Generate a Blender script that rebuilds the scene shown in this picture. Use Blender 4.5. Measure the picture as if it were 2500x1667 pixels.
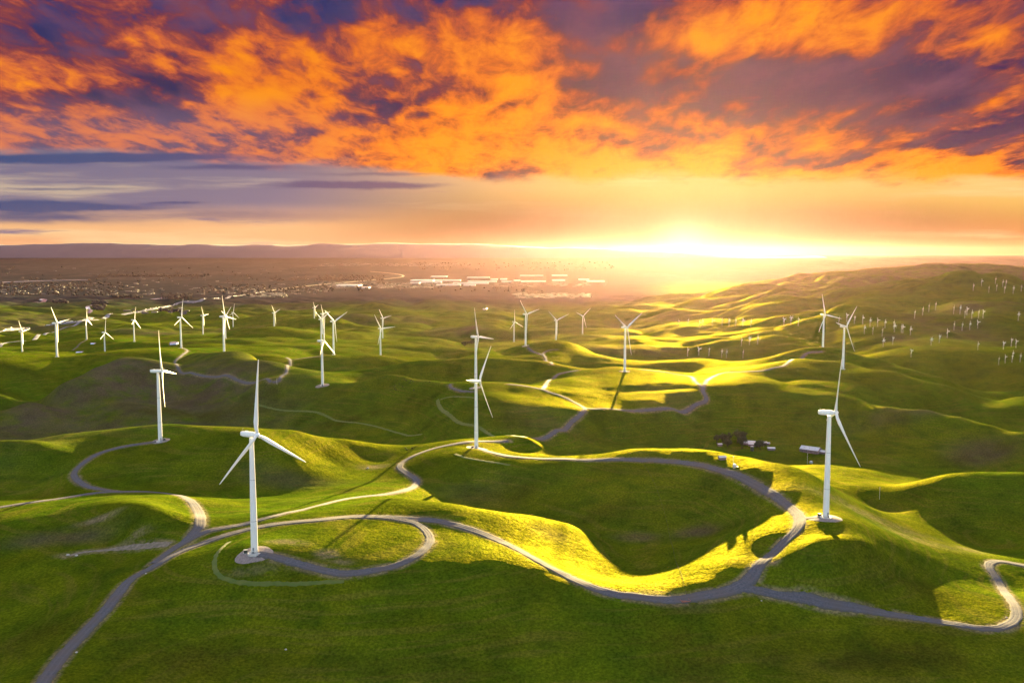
import bpy, math, random
import numpy as np
from mathutils import Vector, Matrix
R = math.radians
random.seed(7)
scene = bpy.context.scene
for o in list(bpy.data.objects): bpy.data.objects.remove(o)
col = scene.collection

# ------------------------------------------------------------------ camera
F, CX, CY, W0 = 2200.0, 1250.0, 833.5, 2500.0
PITCH = math.atan((CY-622.0)/F)
CAMZ = 300.0
cam = bpy.data.cameras.new('camera'); cam_o = bpy.data.objects.new('camera', cam); col.objects.link(cam_o)
cam.sensor_width = 36.0; cam.lens = F/W0*36.0
cam.clip_start = 1.0; cam.clip_end = 400000.0
cam_o.location = (0, 0, CAMZ); cam_o.rotation_euler = (R(90)-PITCH, 0, 0)
scene.camera = cam_o

# ------------------------------------------------------------------ light
SUN_AZ = math.atan((1674.0-CX)/F)          # to the right of the view direction
SUN_EL = R(6.0)
EXPOSURE = 3.4
scene.view_settings.view_transform = 'Standard'
scene.view_settings.look = 'None'
scene.view_settings.gamma = 1.0
scene.view_settings.exposure = EXPOSURE
sun_dir = Vector((math.sin(SUN_AZ)*math.cos(SUN_EL), math.cos(SUN_AZ)*math.cos(SUN_EL), math.sin(SUN_EL)))
sl = bpy.data.lights.new('sun', 'SUN'); so = bpy.data.objects.new('sun', sl); col.objects.link(so)
sl.energy = 5.0; sl.angle = R(0.5); sl.color = (1.0, 0.74, 0.30)
so.rotation_euler = sun_dir.to_track_quat('Z', 'Y').to_euler()
so.location = (0, 0, 3000)

class NT:
    """small helper to write node trees"""
    def __init__(s, tree): s.t = tree; s.n = tree.nodes; s.l = tree.links
    def node(s, typ, **kw):
        n = s.n.new(typ)
        for k, v in kw.items(): setattr(n, k, v)
        return n
    def set(s, sock, v):
        if hasattr(v, 'links') or isinstance(v, bpy.types.NodeSocket): s.l.new(v, sock)
        else: sock.default_value = v
    def math(s, op, a, b=0.0, c=0.0, clamp=False):
        n = s.node('ShaderNodeMath', operation=op, use_clamp=clamp)
        s.set(n.inputs[0], a); s.set(n.inputs[1], b)
        if op in ('MULTIPLY_ADD', 'SMOOTH_MIN', 'SMOOTH_MAX'): s.set(n.inputs[2], c)
        return n.outputs[0]
    def vmath(s, op, a, b=(0, 0, 0), out=0):
        n = s.node('ShaderNodeVectorMath', operation=op)
        s.set(n.inputs[0], a); s.set(n.inputs[1], b)
        return n.outputs[out]
    def comb(s, x, y, z):
        n = s.node('ShaderNodeCombineXYZ'); s.set(n.inputs[0], x); s.set(n.inputs[1], y); s.set(n.inputs[2], z); return n.outputs[0]
    def noise(s, vec, scale, detail=4, rough=0.5, dist=0.0, out='Fac'):
        n = s.node('ShaderNodeTexNoise'); s.set(n.inputs['Vector'], vec)
        n.inputs['Scale'].default_value = scale; n.inputs['Detail'].default_value = detail
        n.inputs['Roughness'].default_value = rough; n.inputs['Distortion'].default_value = dist
        return n.outputs[out]
    def smooth(s, v, a, b, lo=0.0, hi=1.0):
        n = s.node('ShaderNodeMapRange', interpolation_type='SMOOTHSTEP')
        s.set(n.inputs[0], v); n.inputs[1].default_value = a; n.inputs[2].default_value = b
        n.inputs[3].default_value = lo; n.inputs[4].default_value = hi
        return n.outputs[0]
    def mix(s, f, a, b, blend='MIX'):
        n = s.node('ShaderNodeMix', data_type='RGBA', blend_type=blend)
        s.set(n.inputs['Factor'], f)
        for k, v in ((6, a), (7, b)):
            if isinstance(v, tuple): v = (*v[:3], 1.0)
            s.set(n.inputs[k], v)
        return n.outputs[2]

#WORLD_BEGIN
world = bpy.data.worlds.new('World'); scene.world = world; world.use_nodes = True
nt = NT(world.node_tree); nt.n.clear()
wout = nt.node('ShaderNodeOutputWorld')
SKY_STRENGTH = 0.12
KD = 1.0/(SKY_STRENGTH*2**EXPOSURE)       # picture brightness -> sky radiance
def srgb(r, g, b, k=1.0):
    f = lambda c: (c/255/12.92 if c/255 <= .04045 else ((c/255+.055)/1.055)**2.4)*KD*k
    return (f(r), f(g), f(b))
tc = nt.node('ShaderNodeTexCoord'); D = tc.outputs['Generated']
sep = nt.node('ShaderNodeSeparateXYZ'); nt.l.new(D, sep.inputs[0]); dx, dy, dz = sep.outputs
dyc = nt.math('MAXIMUM', dy, 0.05)
U = nt.math('DIVIDE', dx, dyc); V = nt.math('DIVIDE', dz, dyc)
dzc = nt.math('ADD', nt.math('MAXIMUM', dz, 0.0), 0.12)
plane = nt.comb(nt.math('DIVIDE', dx, dzc), nt.math('MULTIPLY', nt.math('DIVIDE', dy, dzc), 0.45), 0.0)      # flat cloud layer overhead
uv = nt.comb(U, V, 0.0)
def D2(px, py):
    a = (px-CX)/F; b = (CY-py)/F; c, s = math.cos(PITCH), math.sin(PITCH)
    return a/(c+b*s), (-s+b*c)/(c+b*s)
# slow warp so that the banks of cloud get ragged outlines
wn = nt.noise(plane, 1.9, 6, 0.62, out='Color')
warp = nt.vmath('MULTIPLY', nt.vmath('SUBTRACT', wn, (0.5, 0.5, 0.5)), (0.19, 0.12, 0))
uvw = nt.vmath('ADD', uv, warp)
def blobs(lst, coord):
    acc = 0.0
    for px, py, rx, ry, amp in lst:
        k = 1.063; u0, v0 = D2(px*k, py*k); ru, rv = rx*k/F, ry*k/F
        q = nt.vmath('MULTIPLY', nt.vmath('SUBTRACT', coord, (u0, v0, 0)), (1/ru, 1/rv, 0))
        l2 = nt.vmath('DOT_PRODUCT', q, q, out=1)
        acc = nt.math('MULTIPLY_ADD', nt.math('POWER', 2.718, nt.math('MULTIPLY', l2, -0.7)), amp, acc)
    return acc
LAY = blobs([(540,150,90,60,.9),(570,230,130,50,.9),(1000,120,130,50,.8),(1070,270,200,45,1.0),(1210,170,110,70,.9),(1330,350,300,50,1.0),(280,110,120,50,.55),(50,200,50,50,.5),
    (1790,70,190,60,.9),(1950,40,130,50,.7),(2270,215,70,40,.75),(2250,100,110,35,.5),(1640,112,35,22,.7),(1630,240,100,25,.6),(2000,310,260,20,.7),(1650,395,520,26,1.1),(2250,395,180,25,.8),
    (700,395,380,22,.5),(250,295,260,30,.45),(760,240,100,40,.3),(1480,180,30,30,.5),(900,330,200,25,.6),
    (170,80,90,40,-.8),(370,195,70,40,-.9),(760,20,330,38,-.7),(1300,10,260,45,-.8),(1450,110,120,60,-.8),(1480,225,110,45,-.7),(1720,150,110,45,-.8),(1960,215,230,60,-1.1),(2180,170,100,50,-.7),
    (2310,290,90,50,-.9),(620,283,140,16,-.9),(840,250,70,30,-.8),(960,170,110,18,-.8),(200,235,200,24,-.7),(1180,318,60,18,-.8),(1720,300,170,22,-.7),(1880,345,120,14,-.7),(2080,60,60,30,-.4),(460,100,50,60,-.3),(1370,325,110,14,-.7),(2130,330,140,16,-.6)], uvw)
n1 = nt.noise(plane, 2.6, 8, 0.56, 0.25)
n2 = nt.noise(nt.vmath('ADD', plane, (7.3, 2.1, 0)), 8.5, 9, 0.66, 0.35)
fld = nt.math('ADD', nt.math('MULTIPLY_ADD', LAY, 0.32, 0.51), nt.math('ADD', nt.math('MULTIPLY', nt.math('SUBTRACT', n1, 0.5), 1.2), nt.math('MULTIPLY', nt.math('SUBTRACT', n2, 0.5), 1.5)))
# distance to the sun in the sky
su, sv = D2(1674, 579)
sd = nt.vmath('MULTIPLY', nt.vmath('SUBTRACT', uv, (su, sv, 0)), (1.0, 1.5, 0))
sr = nt.vmath('LENGTH', sd, out=1)
near = nt.smooth(sr, 0.55, 0.08)
lowc = nt.smooth(V, 0.20, 0.085)                # 1 near the bottom edge of the deck
dark = nt.mix(nt.smooth(U, -0.5, 0.45), srgb(44, 44, 84), srgb(24, 26, 84))
dark = nt.mix(nt.smooth(V, 0.18, 0.28), dark, srgb(36, 52, 108))
dark = nt.mix(nt.math('MULTIPLY', near, 0.8), dark, srgb(74, 34, 66))
n3 = nt.noise(nt.vmath('ADD', plane, (3, 9, 0)), 4.2, 7, 0.62)
dark = nt.mix(nt.smooth(n3, 0.40, 0.70), dark, srgb(116, 70, 98))
dark = nt.mix(nt.smooth(n3, 0.46, 0.28), dark, srgb(28, 40, 92))
mid = nt.mix(near, srgb(118, 52, 70), srgb(150, 56, 44))
lit = nt.mix(nt.smooth(V, 0.12, 0.27), srgb(252, 126, 8), srgb(224, 104, 40))
lit = nt.mix(nt.math('MULTIPLY', nt.smooth(U, -0.15, -0.5), 0.45), lit, srgb(190, 96, 78))
hot = nt.mix(near, srgb(255, 150, 6), srgb(255, 168, 6))
c = nt.mix(nt.smooth(fld, 0.26, 0.50), dark, mid)
c = nt.mix(nt.smooth(fld, 0.40, 0.76), c, lit)
c = nt.mix(nt.smooth(fld, 0.62, 1.0), c, hot)
c = nt.mix(nt.math('MULTIPLY', n3, 0.05), c, srgb(255, 170, 90))
soft = nt.math('MULTIPLY', nt.smooth(U, -0.08, -0.38), nt.smooth(V, 0.185, 0.13))
c = nt.mix(nt.math('MULTIPLY', soft, 0.72), c, nt.mix(nt.smooth(fld, 0.35, 0.75), srgb(112, 98, 124), srgb(214, 124, 96)))
# clear strip below the deck
low = nt.mix(nt.smooth(V, 0.0, 0.028), srgb(225, 150, 110), srgb(240, 185, 130))
lowL = nt.mix(nt.smooth(V, 0.030, 0.060), low, srgb(128, 118, 140))
lowL = nt.mix(nt.smooth(V, 0.070, 0.13), lowL, srgb(118, 114, 140))
lowR = nt.mix(nt.smooth(V, 0.02, 0.07), srgb(200, 128, 60), srgb(236, 190, 96))
lowR = nt.mix(nt.smooth(V, 0.055, 0.085), lowR, srgb(240, 192, 112))
strip = nt.mix(nt.smooth(U, -0.28, 0.10), lowL, lowR)
uvs = nt.vmath('ADD', uv, nt.vmath('MULTIPLY', warp, (0.3, 0.06, 0)))
sn = nt.noise(nt.vmath('MULTIPLY', uvs, (2.2, 34.0, 0)), 1.0, 6, 0.55)
strip = nt.mix(nt.math('MULTIPLY', nt.smooth(sn, 0.50, 0.68), 0.55), strip, srgb(255, 226, 170))
strip = nt.mix(nt.math('MULTIPLY', nt.smooth(nt.noise(nt.vmath('MULTIPLY', uvs, (3.0, 52.0, 0)), 1.3, 6, 0.6), 0.56, 0.70), nt.smooth(U, 0.35, -0.4, 0.35, 0.9)), strip, nt.mix(nt.smooth(U, -.3, .2), srgb(110, 104, 140), srgb(226, 160, 120)))
# ragged bottom edge of the deck; on the left it is higher and breaks into bars
edge = nt.math('ADD', nt.math('MULTIPLY', nt.smooth(U, 0.05, -0.50), 0.030), 0.080)
edge = nt.math('ADD', edge, nt.math('MULTIPLY', nt.math('SUBTRACT', nt.noise(nt.vmath('MULTIPLY', uv, (9, 34, 0)), 1.0, 7, 0.6), 0.5), 0.045))
dk = nt.math('DIVIDE', nt.math('SUBTRACT', V, edge), 0.010, clamp=False)
deck = nt.smooth(dk, -0.5, 1.0)
skyc = nt.mix(deck, strip, c)
bars = blobs([(230,362,330,9,1.3),(520,385,160,6,.8),(60,470,140,9,1.3),(200,478,160,5,.8),(740,424,130,8,1.1),(880,426,110,6,1.0),(130,433,160,4,.7),(400,467,60,3,.8),(480,500,420,17,.55),(60,498,120,14,.6),(860,398,160,5,.6),(1120,330,50,14,.0)], nt.vmath('ADD', uv, nt.vmath('MULTIPLY', warp, (0.35, 0.10, 0))))
bars = nt.math('MULTIPLY', bars, nt.smooth(nt.noise(nt.vmath('MULTIPLY', uvs, (5, 60, 0)), 1.0, 6, 0.6), 0.25, 0.6, 0.5, 1.1))
skyc = nt.mix(nt.smooth(bars, 0.15, 0.9, 0.0, 0.92), skyc, nt.mix(nt.smooth(U, -0.5, -0.05), srgb(62, 80, 124), srgb(108, 84, 116)))
# glow round the sun
g1 = nt.math('POWER', 2.718, nt.math('MULTIPLY', nt.math('POWER', nt.math('DIVIDE', sr, 0.030), 2), -1.0))
g2 = nt.math('POWER', 2.718, nt.math('MULTIPLY', nt.math('DIVIDE', sr, 0.055), -1.0))
g3 = nt.math('POWER', 2.718, nt.math('MULTIPLY', nt.math('DIVIDE', sr, 0.20), -1.0))
def addglow(base, f, colr, k):
    s = nt.node('ShaderNodeVectorMath', operation='SCALE'); s.inputs[0].default_value = tuple(v*k for v in colr); nt.l.new(f, s.inputs['Scale'])
    return nt.vmath('ADD', base, s.outputs[0])
skyc = nt.mix(nt.math('MULTIPLY', nt.smooth(sr, 0.48, 0.14), nt.smooth(V, 0.09, 0.02)), skyc, srgb(60, 44, 40))
skyc = addglow(skyc, g1, srgb(255, 236, 190), 0.45)
skyc = addglow(skyc, g2, srgb(255, 200, 100), 0.06)
skyc = addglow(skyc, nt.math('MULTIPLY', g3, nt.smooth(V, 0.14, 0.06)), srgb(255, 170, 70), 0.05)
# overhead and behind the camera: unseen sky, brightened to fill the shaded slopes and turbines
sky = nt.node('ShaderNodeTexSky', sky_type='NISHITA'); sky.sun_disc = False
sky.sun_elevation = SUN_EL; sky.sun_rotation = SUN_AZ; sky.altitude = 300
az = nt.math('ARCTAN2', dx, dy); fr = nt.smooth(nt.math('ABSOLUTE', az), 1.1, 0.75)
el = nt.math('ARCSINE', dz)
fr = nt.math('MULTIPLY', fr, nt.smooth(el, 0.55, 0.32))
back = nt.mix(nt.smooth(el, 0.0, 0.8), srgb(215, 225, 255, 0.76), srgb(222, 228, 250, 0.95))
back = nt.mix(nt.smooth(dy, -0.1, 0.6), back, srgb(255, 225, 190, 1.5))
back = nt.mix(0.22, back, sky.outputs[0])
skyc = nt.mix(nt.smooth(dz, -0.002, -0.03), skyc, srgb(120, 110, 110))
bgf = nt.node('ShaderNodeBackground'); nt.l.new(skyc, bgf.inputs[0]); bgf.inputs[1].default_value = SKY_STRENGTH
bgb = nt.node('ShaderNodeBackground'); nt.l.new(back, bgb.inputs[0]); bgb.inputs[1].default_value = SKY_STRENGTH
mx = nt.node('ShaderNodeMixShader'); nt.l.new(fr, mx.inputs[0]); nt.l.new(bgb.outputs[0], mx.inputs[1]); nt.l.new(bgf.outputs[0], mx.inputs[2])
nt.l.new(mx.outputs[0], wout.inputs[0])
#WORLD_END

# ------------------------------------------------------------------ helpers
def tag(o, label=None, cat=None, group=None, kind=None):
    if label: o['label'] = label
    if cat: o['category'] = cat
    if group: o['group'] = group
    if kind: o['kind'] = kind
    return o
def mesh_obj(name, verts, faces, mat, parent=None, smooth=False, loc=None):
    me = bpy.data.meshes.new(name); me.from_pydata([tuple(v) for v in verts], [], [tuple(f) for f in faces]); me.update()
    if smooth: me.polygons.foreach_set('use_smooth', [True]*len(me.polygons))
    o = bpy.data.objects.new(name, me); col.objects.link(o)
    if mat is not None: me.materials.append(mat)
    if parent is not None: o.parent = parent
    if loc is not None: o.location = loc
    return o
def empty(name, loc, rz=0.0):
    o = bpy.data.objects.new(name, None); col.objects.link(o); o.location = loc; o.rotation_euler = (0, 0, rz); o.empty_display_size = 1.0
    return o
class MB:
    def __init__(s): s.v = []; s.f = []
    def add(s, V, Fc):
        b = len(s.v); s.v += [tuple(p) for p in V]; s.f += [tuple(i+b for i in f) for f in Fc]; return s
    def box(s, c, d, rz=0.0):
        cx, cy, cz = c; dx, dy, dz = d[0]/2, d[1]/2, d[2]/2; V = []
        for z in (-dz, dz):
            for x, y in ((-dx, -dy), (dx, -dy), (dx, dy), (-dx, dy)):
                V.append((cx+x*math.cos(rz)-y*math.sin(rz), cy+x*math.sin(rz)+y*math.cos(rz), cz+z))
        return s.add(V, [(3, 2, 1, 0), (4, 5, 6, 7), (0, 1, 5, 4), (1, 2, 6, 5), (2, 3, 7, 6), (3, 0, 4, 7)])
    def rings(s, rings, cap=True):
        """rings: list of lists of points, same count"""
        n = len(rings[0]); V = [p for r in rings for p in r]; Fc = []
        for i in range(len(rings)-1):
            for k in range(n):
                a = i*n+k; b = i*n+(k+1) % n; Fc.append((a, b, b+n, a+n))
        if cap: Fc.append(tuple(range(n-1, -1, -1))); Fc.append(tuple((len(rings)-1)*n+k for k in range(n)))
        return s.add(V, Fc)
    def tube(s, p0, p1, r0, r1, n=12):
        p0 = Vector(p0); p1 = Vector(p1); d = (p1-p0).normalized()
        a = d.orthogonal().normalized(); b = d.cross(a)
        return s.rings([[p+(a*math.cos(t)+b*math.sin(t))*r for t in [2*math.pi*k/n for k in range(n)]] for p, r in ((p0, r0), (p1, r1))])
    def build(s, name, mat, parent=None, smooth=False, loc=None): return mesh_obj(name, s.v, s.f, mat, parent, smooth, loc)

def ray(px, py):
    a = (px-CX)/F; b = (CY-py)/F
    return np.array([a, math.cos(PITCH)+b*math.sin(PITCH), -math.sin(PITCH)+b*math.cos(PITCH)])

# ------------------------------------------------------------------ terrain
# survey points: where a spot of ground is seen from the drone, and its height above the datum
CTRL = """
623 1349 102;842 1400 92;1051 1323 95;970 1268 97;906 1260 98;800 1260 99;638 1285 96;489 1328 90;425 1353 88;374 1383 86;264 1481 81;106 1664 76
740 1320 101;900 1330 97;780 1290 100
700 1660 60;400 1660 68;0 1660 68;100 1500 68;0 1400 70;300 1400 80;1000 1500 76;1300 1500 70;1000 1660 58;1300 1660 56;540 1420 88;600 1500 76;850 1560 70
1100 1400 89;1200 1380 89;1150 1340 93
1650 1464 73;2012 1472 70;2331 1523 65;2458 1530 63;2000 1660 54;1650 1660 53;2400 1660 52;1700 1560 62;2200 1590 58;2600 1560 58
553 1287 93;630 1270 96;723 1247 96;850 1221 88;928 1208 76;983 1198 68;1017 1183 63;974 1142 64;1013 1111 68;1055 1096 71;1140 1079 75;1289 1071 68
1055 1270 96;1183 1304 92;1310 1366 86;1438 1430 79;1566 1457 75;1735 1451 75;1820 1438 76;1884 1353 85;1953 1270 97;2017 1260 100
1884 1204 98;1799 1160 97;1701 1134 95;1566 1123 91;1395 1121 87;1247 1115 81;1166 1095 76
1500 1175 84;1500 1225 75;1500 1275 66;1500 1330 61;1500 1385 65;1100 1150 70;1250 1160 74;1250 1200 63;1150 1215 58;1330 1235 62;1700 1220 77;1700 1290 67;1620 1330 62;1800 1270 77;1350 1180 74;1600 1200 80
970 1216 97;1098 1230 98;1204 1246 94;1310 1258 86;1400 1283 74;1450 1312 64;1300 1320 84;1400 1370 72;1480 1410 66
1930 1286 95;1860 1306 89;1800 1330 82;1740 1348 77;1690 1362 72;1600 1385 62;1780 1372 83;1730 1405 79;1695 1432 77;1860 1350 84;1640 1340 66
2040 1305 98;2130 1332 92;2000 1350 96;2090 1352 93;1950 1368 91;2000 1395 86;2100 1410 80;1930 1420 78;2100 1460 71;2250 1430 68;2350 1480 64;2200 1400 72
2075 1230 82;2150 1280 74;2250 1320 63;2350 1350 57;2428 1370 54;2500 1381 52;2484 1510 61;2458 1451 57;2500 1440 50
1566 1096 95;1650 1097 99;1735 1100 101;1820 1113 102;1905 1132 101;1969 1153 97;2020 1187 89
2080 1190 56;2173 1242 46;2100 1150 40;2050 1130 30;2267 1166 66;2330 1155 72;2500 1151 74;2250 1240 52;2350 1220 58;2350 1265 46;2450 1300 40;2500 1230 58;2500 1340 42;2280 1290 50
1980 1098 22;1850 1088 24;1780 1080 24;2100 1120 22;2200 1145 22;2350 1148 22
1500 1068 36;1500 1085 36;1400 1070 46;1450 1085 40;1450 1098 42;1400 1100 44;1350 1095 46;1300 1092 60;1250 1092 64;1438 1112 88;1502 1101 92;1310 1113 82;1600 1068 32;1600 1085 30;1700 1066 32;1700 1082 28
0 1238 76;85 1225 77;170 1213 78;255 1200 79;315 1200 80;383 1202 81;438 1208 81;485 1255 86;468 1306 91;204 1183 77;179 1162 77;187 1145 78;213 1123 80;255 1102 83;319 1087 87;394 1076 89
200 1248 88;383 1234 100;300 1238 98;410 1265 98;330 1268 96;100 1265 83;0 1275 80;430 1250 92;300 1300 84;200 1340 78;0 1330 74;440 1290 93;350 1330 84
362 1038 95;425 1035 97;510 1040 97;638 1047 97;723 1053 91;850 1074 74;949 1087 58;255 1049 89;149 1060 82
90 1076 93;0 1076 92;180 1092 85;0 1100 87;90 1103 87;0 1160 70;100 1150 70;400 1130 82;400 1170 72;500 1188 68;640 1120 82;640 1180 66;600 1215 66;640 1240 80;750 1190 62;780 1120 70;900 1160 60;900 1115 60;850 1190 66;540 1080 96;640 1080 95
560 1245 84;750 1222 80
325 882 78;372 884 74;271 892 72;217 913 66;144 946 52;72 986 38;0 1014 26;325 950 46;325 1010 22;450 950 42;500 1000 20;450 1028 10;60 1040 14;180 1035 12;250 1000 28;150 1000 26;650 990 34;640 1030 14;600 950 50;700 960 52;780 1000 36;850 1050 22;750 1040 14;950 1070 26;900 1000 42;930 960 60;1020 1010 48;1000 1060 30
0 864 56;72 866 58;142 870 59;250 878 56;0 930 30;0 980 16;100 920 30;180 890 44
444 849 56;549 861 86;480 862 80;620 868 84;680 890 80;701 899 78;687 917 74;661 933 70;632 931 68;524 920 62;434 897 62;426 884 60;441 870 58;457 857 56;560 905 76;640 900 80;500 895 74
790 940 66;723 877 46;795 870 62;818 866 61;876 864 54;850 900 40;750 905 44;720 935 66;972 877 30;1030 887 20;850 927 58;934 923 82;972 926 84;1040 932 86;1098 938 89;1129 956 86;1163 946 92;1250 938 88;1210 935 90
1150 975 84;1068 975 72;1087 1006 64;1125 1033 58;1183 1052 56;1259 1064 56;1301 1071 58;1200 1010 74;1300 1010 74;1250 960 86;1350 1010 72;1427 995 72;1404 983 74;1343 958 80;1286 943 85;1416 1014 68;1355 1054 60;1324 951 80;1336 933 76
953 899 70;1030 886 80;1106 878 86;1183 876 88;1259 880 86;1336 889 82;1374 896 80;1106 922 64;1000 915 66;1259 925 68;1355 920 76;1382 908 79;1412 903 78;1440 903 80
1470 900 84;1508 897 88;1531 906 89;1565 901 87;1500 960 74;1500 985 72;1623 907 84;1680 916 80;1697 931 78;1722 935 76;1740 920 79;1776 909 82;1849 906 82;1640 960 76;1565 1002 66;1642 998 66;1565 975 72;1726 976 70;1600 940 78
1600 1040 46;1500 1030 56;1700 1040 44;1800 960 76;1800 1000 56;1800 1040 40;1800 920 82;1900 950 76;1900 1000 58;1900 1045 42;2000 980 68;2000 1040 40;2050 1070 30;1680 1020 50
931 870 8;936 826 -30;984 824 -28;1030 828 -34;1083 849 -46;876 832 -24;1010 850 -20;1068 853 0;1100 857 -6;1130 863 -10
1194 864 52;1259 844 68;1287 844 70;1343 838 66;1374 839 66;1431 855 54;1489 878 40;1519 889 30;1332 876 60;1347 887 56;1324 863 64;1240 866 50
1661 872 60;1620 876 56;1700 873 58;1740 891 56;1787 906 58;1580 890 50
1903 866 78;1957 855 85;2012 854 86;2065 859 84;2156 881 74;2228 906 62;2300 928 48;2373 960 21;2391 969 16;1957 882 84;2062 901 87;2065 885 88;2192 908 80;2264 931 64;2337 957 42;2380 978 20;1921 888 84;1960 910 84
2150 950 66;2250 970 54;2150 1000 62;2100 1050 34
2264 998 66;2337 1014 64;2409 1034 60;2500 1058 56;2350 1080 40;2250 1060 40;2400 1128 26;2250 1120 26;2150 1100 26;2420 985 34;2427 969 38;2481 967 38;2450 1005 28;2500 937 22;2500 1000 30
2480 955 14;2410 962 12
1845 656 60;1964 655 110;2115 651 160;2162 646 195;2222 644 205;2301 645 200;2432 649 180;2500 643 205
2000 700 100;1850 700 40;2200 700 150;2200 665 180;2000 760 80;1750 750 10;1650 800 0;1800 840 30;1950 830 40;2100 800 70;2200 840 50;2300 900 26;2200 890 30;2450 850 50;2400 780 100;2350 740 120;2440 694 160;2355 699 140;2500 699 160;2500 800 80;2500 760 120;1650 760 -20;1750 715 -40;1700 840 0;1500 830 -6
1550 800 -40;1400 790 -50;1424 818 -36;1257 834 -52;1450 840 -30;1330 820 -50;1200 800 -60;1100 800 -50;1160 780 -60
56 864 -30;30 850 -70;212 828 -40;257 866 -50;329 833 -24;400 838 -40;497 816 -38;553 826 4;570 798 -98;671 809 -28;768 788 -60;720 830 -20;620 840 10;400 800 -70;200 800 -80;60 810 -80;0 780 -90;200 740 -95;400 760 -92;600 770 -80;800 750 -80;1000 760 -75;1000 790 -55;850 810 -30;600 810 -50;700 780 -60
0 840 -70;100 845 -66;180 850 -56
1500 760 -60;1200 740 -90;900 730 -100;600 730 -105;300 720 -110;0 720 -112;1500 720 -100;0 690 -118;700 700 -118;1300 700 -118;1600 690 -110
"""
# crests: metres behind the crest, drop there, and the surveyed crest points
BACK = """
45 14|970 1216,1098 1230,1204 1246,1310 1258,1400 1283
60 26|362 1038,425 1035,510 1040,638 1047,723 1053,255 1049,149 1060
60 16|850 1074
40 10|90 1076,0 1076
110 42|325 882,372 884,271 892,217 913,144 946
100 30|72 986,0 1014
130 34|0 864,72 866
120 34|549 861,480 862,620 868,680 890
80 20|876 864,972 877
90 26|934 923,972 926,1040 932
80 16|1098 938
110 40|1030 886,1106 878,1183 876,1259 880,1336 889
100 30|953 899
110 38|1470 900,1508 897,1565 901
60 16|1250 938
160 40|984 824,1030 828,876 832
140 44|1194 864,1259 844,1343 838,1374 839,1431 855,1489 878
120 36|1661 872,1700 873,1740 891,1620 876
160 60|1903 866,1957 855,2012 854,2065 859,2156 881,2228 906,2300 928
60 16|1957 882,2065 885,2192 908,2264 931,2337 957
60 22|1566 1096,1650 1097,1735 1100,1820 1113,1905 1132,1969 1153,1502 1101
35 8|2020 1187
90 34|2264 998,2337 1014,2409 1034,2500 1058
60 24|2427 969,2481 967
60 24|2267 1166,2330 1155,2500 1151
700 95|2440 694,2355 699,2500 699
"""
TURB = [ # name, hub px, distance, yaw, phase
 ('T1',627,1061.4,587,-24,3),('T2',2040.3,1006.5,670,-4,108),('T3',1171,931.5,1050,-21,39),('T4',395.7,906,1012,10,102),('T5',791.5,832,1613,-6,6),
 ('R',1168,822.5,1406,-21,99),('X',1531.6,800,1633,-42,60),('Z',2067,797.6,1684,-48,42),('Y',2015.7,768.7,2032,-57,102),('H',549.7,773,1973,-4,102),
 ('F',443.8,775,2361,-12,9),('B',140.2,788.5,2143,0,84),('O',817,785,2154,-27,66),('U',1287,768,2282,-36,78),('P',931,802.5,2583,-39,87),
 ('V',1360,782,2808,-51,69),('N1',786.6,779.8,2900,-20,62),('A',55,809.5,3152,5,84),('D',257.3,812,3169,-6,6),('H2',552,771,3186,-6,54),
 ('E',329,781,3336,3,15),('Q',936,776.5,3533,-27,81),('N2',789.3,765.7,3551,-8,84),('C',212.5,779.5,3605,10,3),('TT',1257,786,3641,-39,117),
 ('W',1424.5,771.5,3763,-51,51),('G',497,770.5,3846,0,87),('J',671,764,3848,-9,75),('K',769,751.3,4778,-6,75),('I',570,763,5006,-21,12)]
pts = []
for line in CTRL.strip().replace('\n', ';').split(';'):
    if not line.strip(): continue
    px, py, z = map(float, line.split()); r = ray(px, py)
    Y = (CAMZ-z)/(-r[2]/r[1])
    if Y <= 0: Y = 9000.0
    Y = min(Y, 9500.0)
    if py < 660 and z > 0: Y = 8500.0
    pts.append((r[0]/r[1], math.log(Y), z))
HUBS = {}
for n, hx, hy, d, psi, ph in TURB:
    r = ray(hx, hy); hub = np.array([0, 0, CAMZ])+r/r[1]*d
    p = R(psi); base = hub-np.array([math.cos(p), math.sin(p), 0])*4.6
    HUBS[n] = (base, hub); z = hub[2]-80.5
    q = (base[0]/base[1], math.log(base[1]), z)
    pts = [t for t in pts if math.hypot(t[0]-q[0], t[1]-q[1]) > 0.012]+[q]
for u in (-0.95, -0.75, 0.75, 0.95):
    for Y, z in ((250, 60), (450, 66), (600, 76), (800, 70), (1050, 56), (1400, 56), (1900, 60), (2600, 20), (3600, -20), (5500, -60), (9000, -110)):
        if u > 0 and Y > 2300: z += 110
        if u > 0 and Y < 900: z -= 8
        pts.append((u, math.log(Y), z))
for u in (-.6, -.3, 0, .3, .6): pts.append((u, math.log(250), 40)); pts.append((u, math.log(330), 45))
surv = {}
for line in CTRL.strip().replace('\n', ';').split(';'):
    a = line.split(); surv[(a[0], a[1])] = float(a[2])
back_pts = []
for line in BACK.strip().split('\n'):
    hd, ls = line.split('|'); dist, drop = map(float, hd.split())
    for q in ls.split(','):
        a = q.split(); z = surv[(a[0], a[1])]; r = ray(float(a[0]), float(a[1])); Y = (CAMZ-z)/(-r[2]/r[1]); back_pts.append((r[0]/r[1], math.log(Y+dist), z-drop*(1.45 if 1300 < Y < 3200 else 1.0)))
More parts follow.
